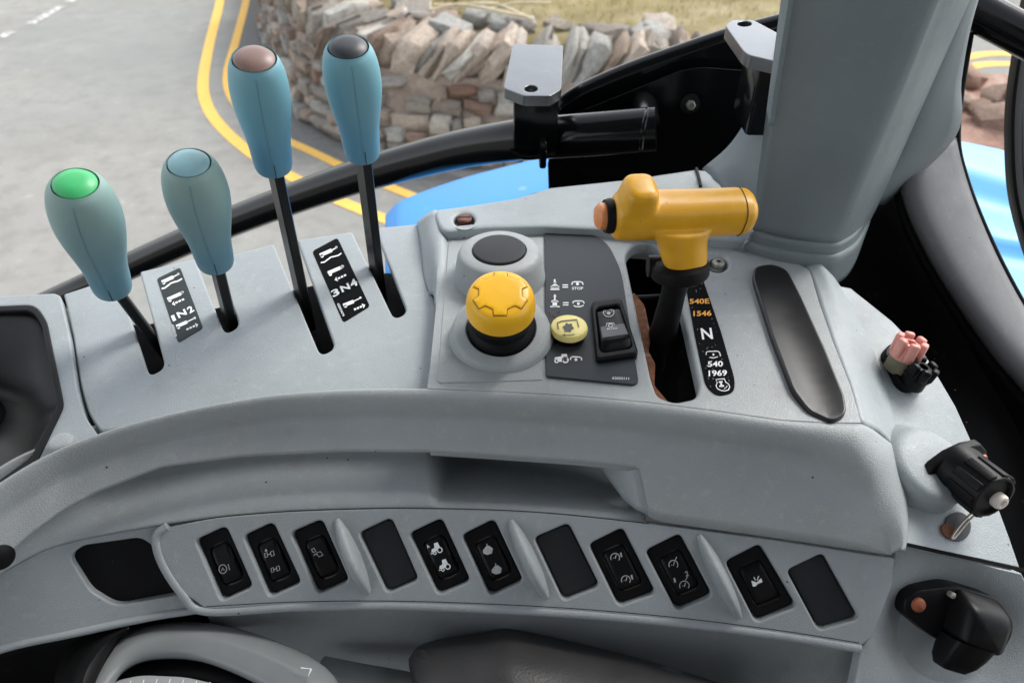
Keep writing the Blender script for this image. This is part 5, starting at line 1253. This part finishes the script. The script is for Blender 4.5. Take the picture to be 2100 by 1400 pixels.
# ------------------------------------------------------------------ unseen cab round the driver; roof, side and seat added for their shade
cb_ = thing('unseen_cab_roof', 'unseen dark lined cab roof, added and cut back to shape the light', 'roof', (0, -.4, CZ + .36))  # roof added to shade the console, trimmed so the sun still enters
finish('lining', box_bm((-.05, -.42, CZ + .47), (.58, 1.02, .035), .02), 'cab_lining', cb_)
sw_ = thing('unseen_cab_side', 'unseen dark cab side, added and sized to shade the console', 'cab wall', (0, -1.0, CZ - 1.2))  # wall added to cut light from the driver's side
finish('side_lining', box_bm((0.1, -1.0, CZ - .55), (1.1, .03, .80), .01), 'cab_lining', sw_)

finish('cab_floor', box_bm((.1, -.32, CZ - 1.42), (1.15, .80, .02), .005), 'black_rubber', kind='structure')
ds = thing('unseen_driver_seat', 'unseen dark vinyl driver seat, added to block low light', 'seat', (.2, -.35, CZ - 1.0))  # seat put in out of view to keep low light off the fascia
finish('cushion', box_bm((.12, -.30, CZ - .72), (.30, .27, .09), .05), 'seat_vinyl', ds, sharp=80)
finish('backrest', box_bm((.50, -.30, CZ - .30), (.07, .26, .40), .05), 'seat_vinyl', ds, sharp=80)
finish('pedestal', box_bm((.15, -.30, CZ - 1.1), (.16, .16, .29), .02), 'black_plastic', ds)

# ------------------------------------------------------------------ bottom edge: dial control and seat armrest
dc = thing('dial_control', 'grey arched hand control with printed scale at the bottom left', 'control', Pz(400, 1390, -.42))
oa = [(150, 1420), (205, 1335), (260, 1294), (330, 1275), (410, 1273), (490, 1288), (570, 1315), (640, 1348), (690, 1395), (705, 1470)]
ob = [(185, 1425), (232, 1352), (280, 1318), (340, 1302), (410, 1302), (485, 1318), (555, 1345), (615, 1376), (655, 1415), (668, 1475)]
oc = [(212, 1436), (246, 1380), (286, 1354), (342, 1345), (405, 1349), (466, 1368), (524, 1394), (572, 1420), (602, 1450), (612, 1495)]
loft('arch', [[Pz(x, y, -.405) for x, y in oa], [Pz(x, y + 4, -.390) for x, y in oa], [Pz(x, y, -.382) for x, y in ob], [Pz(x, y, -.387) for x, y in oc], [Pz(x, y + 6, -.400) for x, y in oc]], 'grey_gloss', dc, n=5, m=5, face=(0, -.3, 1), sharp=80)
loft('dark_channel', [[Pz(x, y + 2, -.398) for x, y in oc], [Pz(x - 6, y + 60, -.402) for x, y in oc]], 'black_gloss', dc, n=4, m=2)
dial = fillet([(205, 1432, 10), (232, 1394, 20), (290, 1382, 20), (380, 1386, 20), (450, 1402, 20), (520, 1440, 0), (540, 1520, 0), (180, 1520, 0)], 10)
plate('dial', dial, flat(-.392), 'dial_grey', dc, depth=.01, bev=4, seg=3)
for i in range(9): symbol('tick_mark', dc, flat(-.392), [(2, [(215 + i * 27, 1402 - 10 * math.sin(i * .35)), (208 + i * 27, 1420 - 8 * math.sin(i * .35))])], mat='print_white', h=.0004)
symbol('index_mark', dc, flat(-.382), [(2.2, [(620, 1376), (640, 1378), (632, 1398), (642, 1378)])], mat='print_white', h=.004)
loft('dark_flap', [[Pz(x, y, -.400) for x, y in [(105, 1430), (118, 1370), (150, 1318), (200, 1290), (240, 1286)]], [Pz(x, y, -.378) for x, y in [(150, 1440), (165, 1375), (195, 1330), (230, 1300), (262, 1288)]], [Pz(x, y, -.384) for x, y in [(190, 1450), (205, 1395), (225, 1345), (246, 1312), (268, 1291)]]], 'black_plastic', dc, n=5, m=4)
tube('support_tube', [Pz(660, 1372, -.43), Pz(740, 1388, -.43), Pz(820, 1402, -.43), Pz(900, 1420, -.43)], .0075, 'grey_gloss', dc, n=4)
ar = thing('seat_armrest', 'dark grey vinyl seat armrest at the bottom edge', 'armrest', Pz(1100, 1395, -.42))
s0 = [(838, 1352), (858, 1326), (910, 1310), (980, 1300), (1030, 1291), (1075, 1296), (1160, 1314), (1300, 1348), (1420, 1384), (1560, 1430)]
def sr(dx, dy, z): 
    cx_ = 1000
    return [Pz(x + dx * (1 if x < 900 else .3), y + dy, z + (.004 * math.exp(-((x - 1035) / 70) ** 2))) for x, y in s0]
loft('cushion', [[p + Vector((0, .01, -.05)) for p in sr(10, 4, -.42)], sr(4, 3, -.418), sr(0, 2, -.405), sr(6, 18, -.393), sr(16, 50, -.385), sr(26, 100, -.382), sr(30, 200, -.384)], 'seat_vinyl', ar, n=5, m=4, sharp=85)
lp2 = [(855, 1352), (850, 1385), (858, 1410), (880, 1440)]
loft('cushion_end', [[Pz(842, 1350, -.405), Pz(838, 1362, -.412), Pz(846, 1400, -.42), Pz(850, 1450, -.42)], [Pz(862, 1330, -.393), Pz(860, 1372, -.392), Pz(870, 1410, -.395), Pz(880, 1460, -.395)], [Pz(900, 1370, -.384), Pz(905, 1392, -.384), Pz(910, 1420, -.384), Pz(915, 1470, -.384)]], 'seat_vinyl', ar, n=5, m=4)

# crumbs of dry dirt lying on the console
bm = bmesh.new(); rc = random.Random(21)
def crumb(p, n, r_):
    a_ = [p + Vector((rc.uniform(-1, 1), rc.uniform(-1, 1), rc.uniform(.1, .9))) * r_ for _ in range(4)]
    v = [bm.verts.new(q_) for q_ in a_]
    for f in ((0, 1, 2), (0, 1, 3), (1, 2, 3), (0, 2, 3)): bm.faces.new([v[i] for i in f])
for i in range(70):
    px_, py_ = rc.uniform(920, 1700), rc.uniform(500, 845)
    if inside(Vector((px_, py_)), [Vector(p[:2]) for p in gate]): continue
    crumb(top_(px_, py_, .0004), None, rc.uniform(.00025, .0006))
for i in range(90):                                        # packed along the edge of the gate
    t_ = rc.random(); px_ = lerp(1272, 1338, t_) + rc.gauss(0, 5) + 4; py_ = lerp(540, 800, t_)
    if not inside(Vector((px_, py_)), [Vector(p[:2]) for p in gate]): crumb(top_(px_, py_, .0003), None, rc.uniform(.0002, .0007))
for i in range(26): crumb(deck(rc.uniform(200, 840), rc.uniform(700, 800), .0002), None, rc.uniform(.0002, .0005))
for i in range(40): crumb(right_(rc.uniform(1780, 1990), rc.uniform(700, 1080), .0002), None, rc.uniform(.0002, .0006))
for k in range(9): crumb(top_(1128 + k * 2.2 + rc.uniform(-2, 2), 648 + rc.uniform(-5, 6), .0016), None, .0010)
finish('dirt_crumbs', bm, 'rust', kind='stuff', label='brown crumbs of dry dirt scattered over the console', cat='dirt')
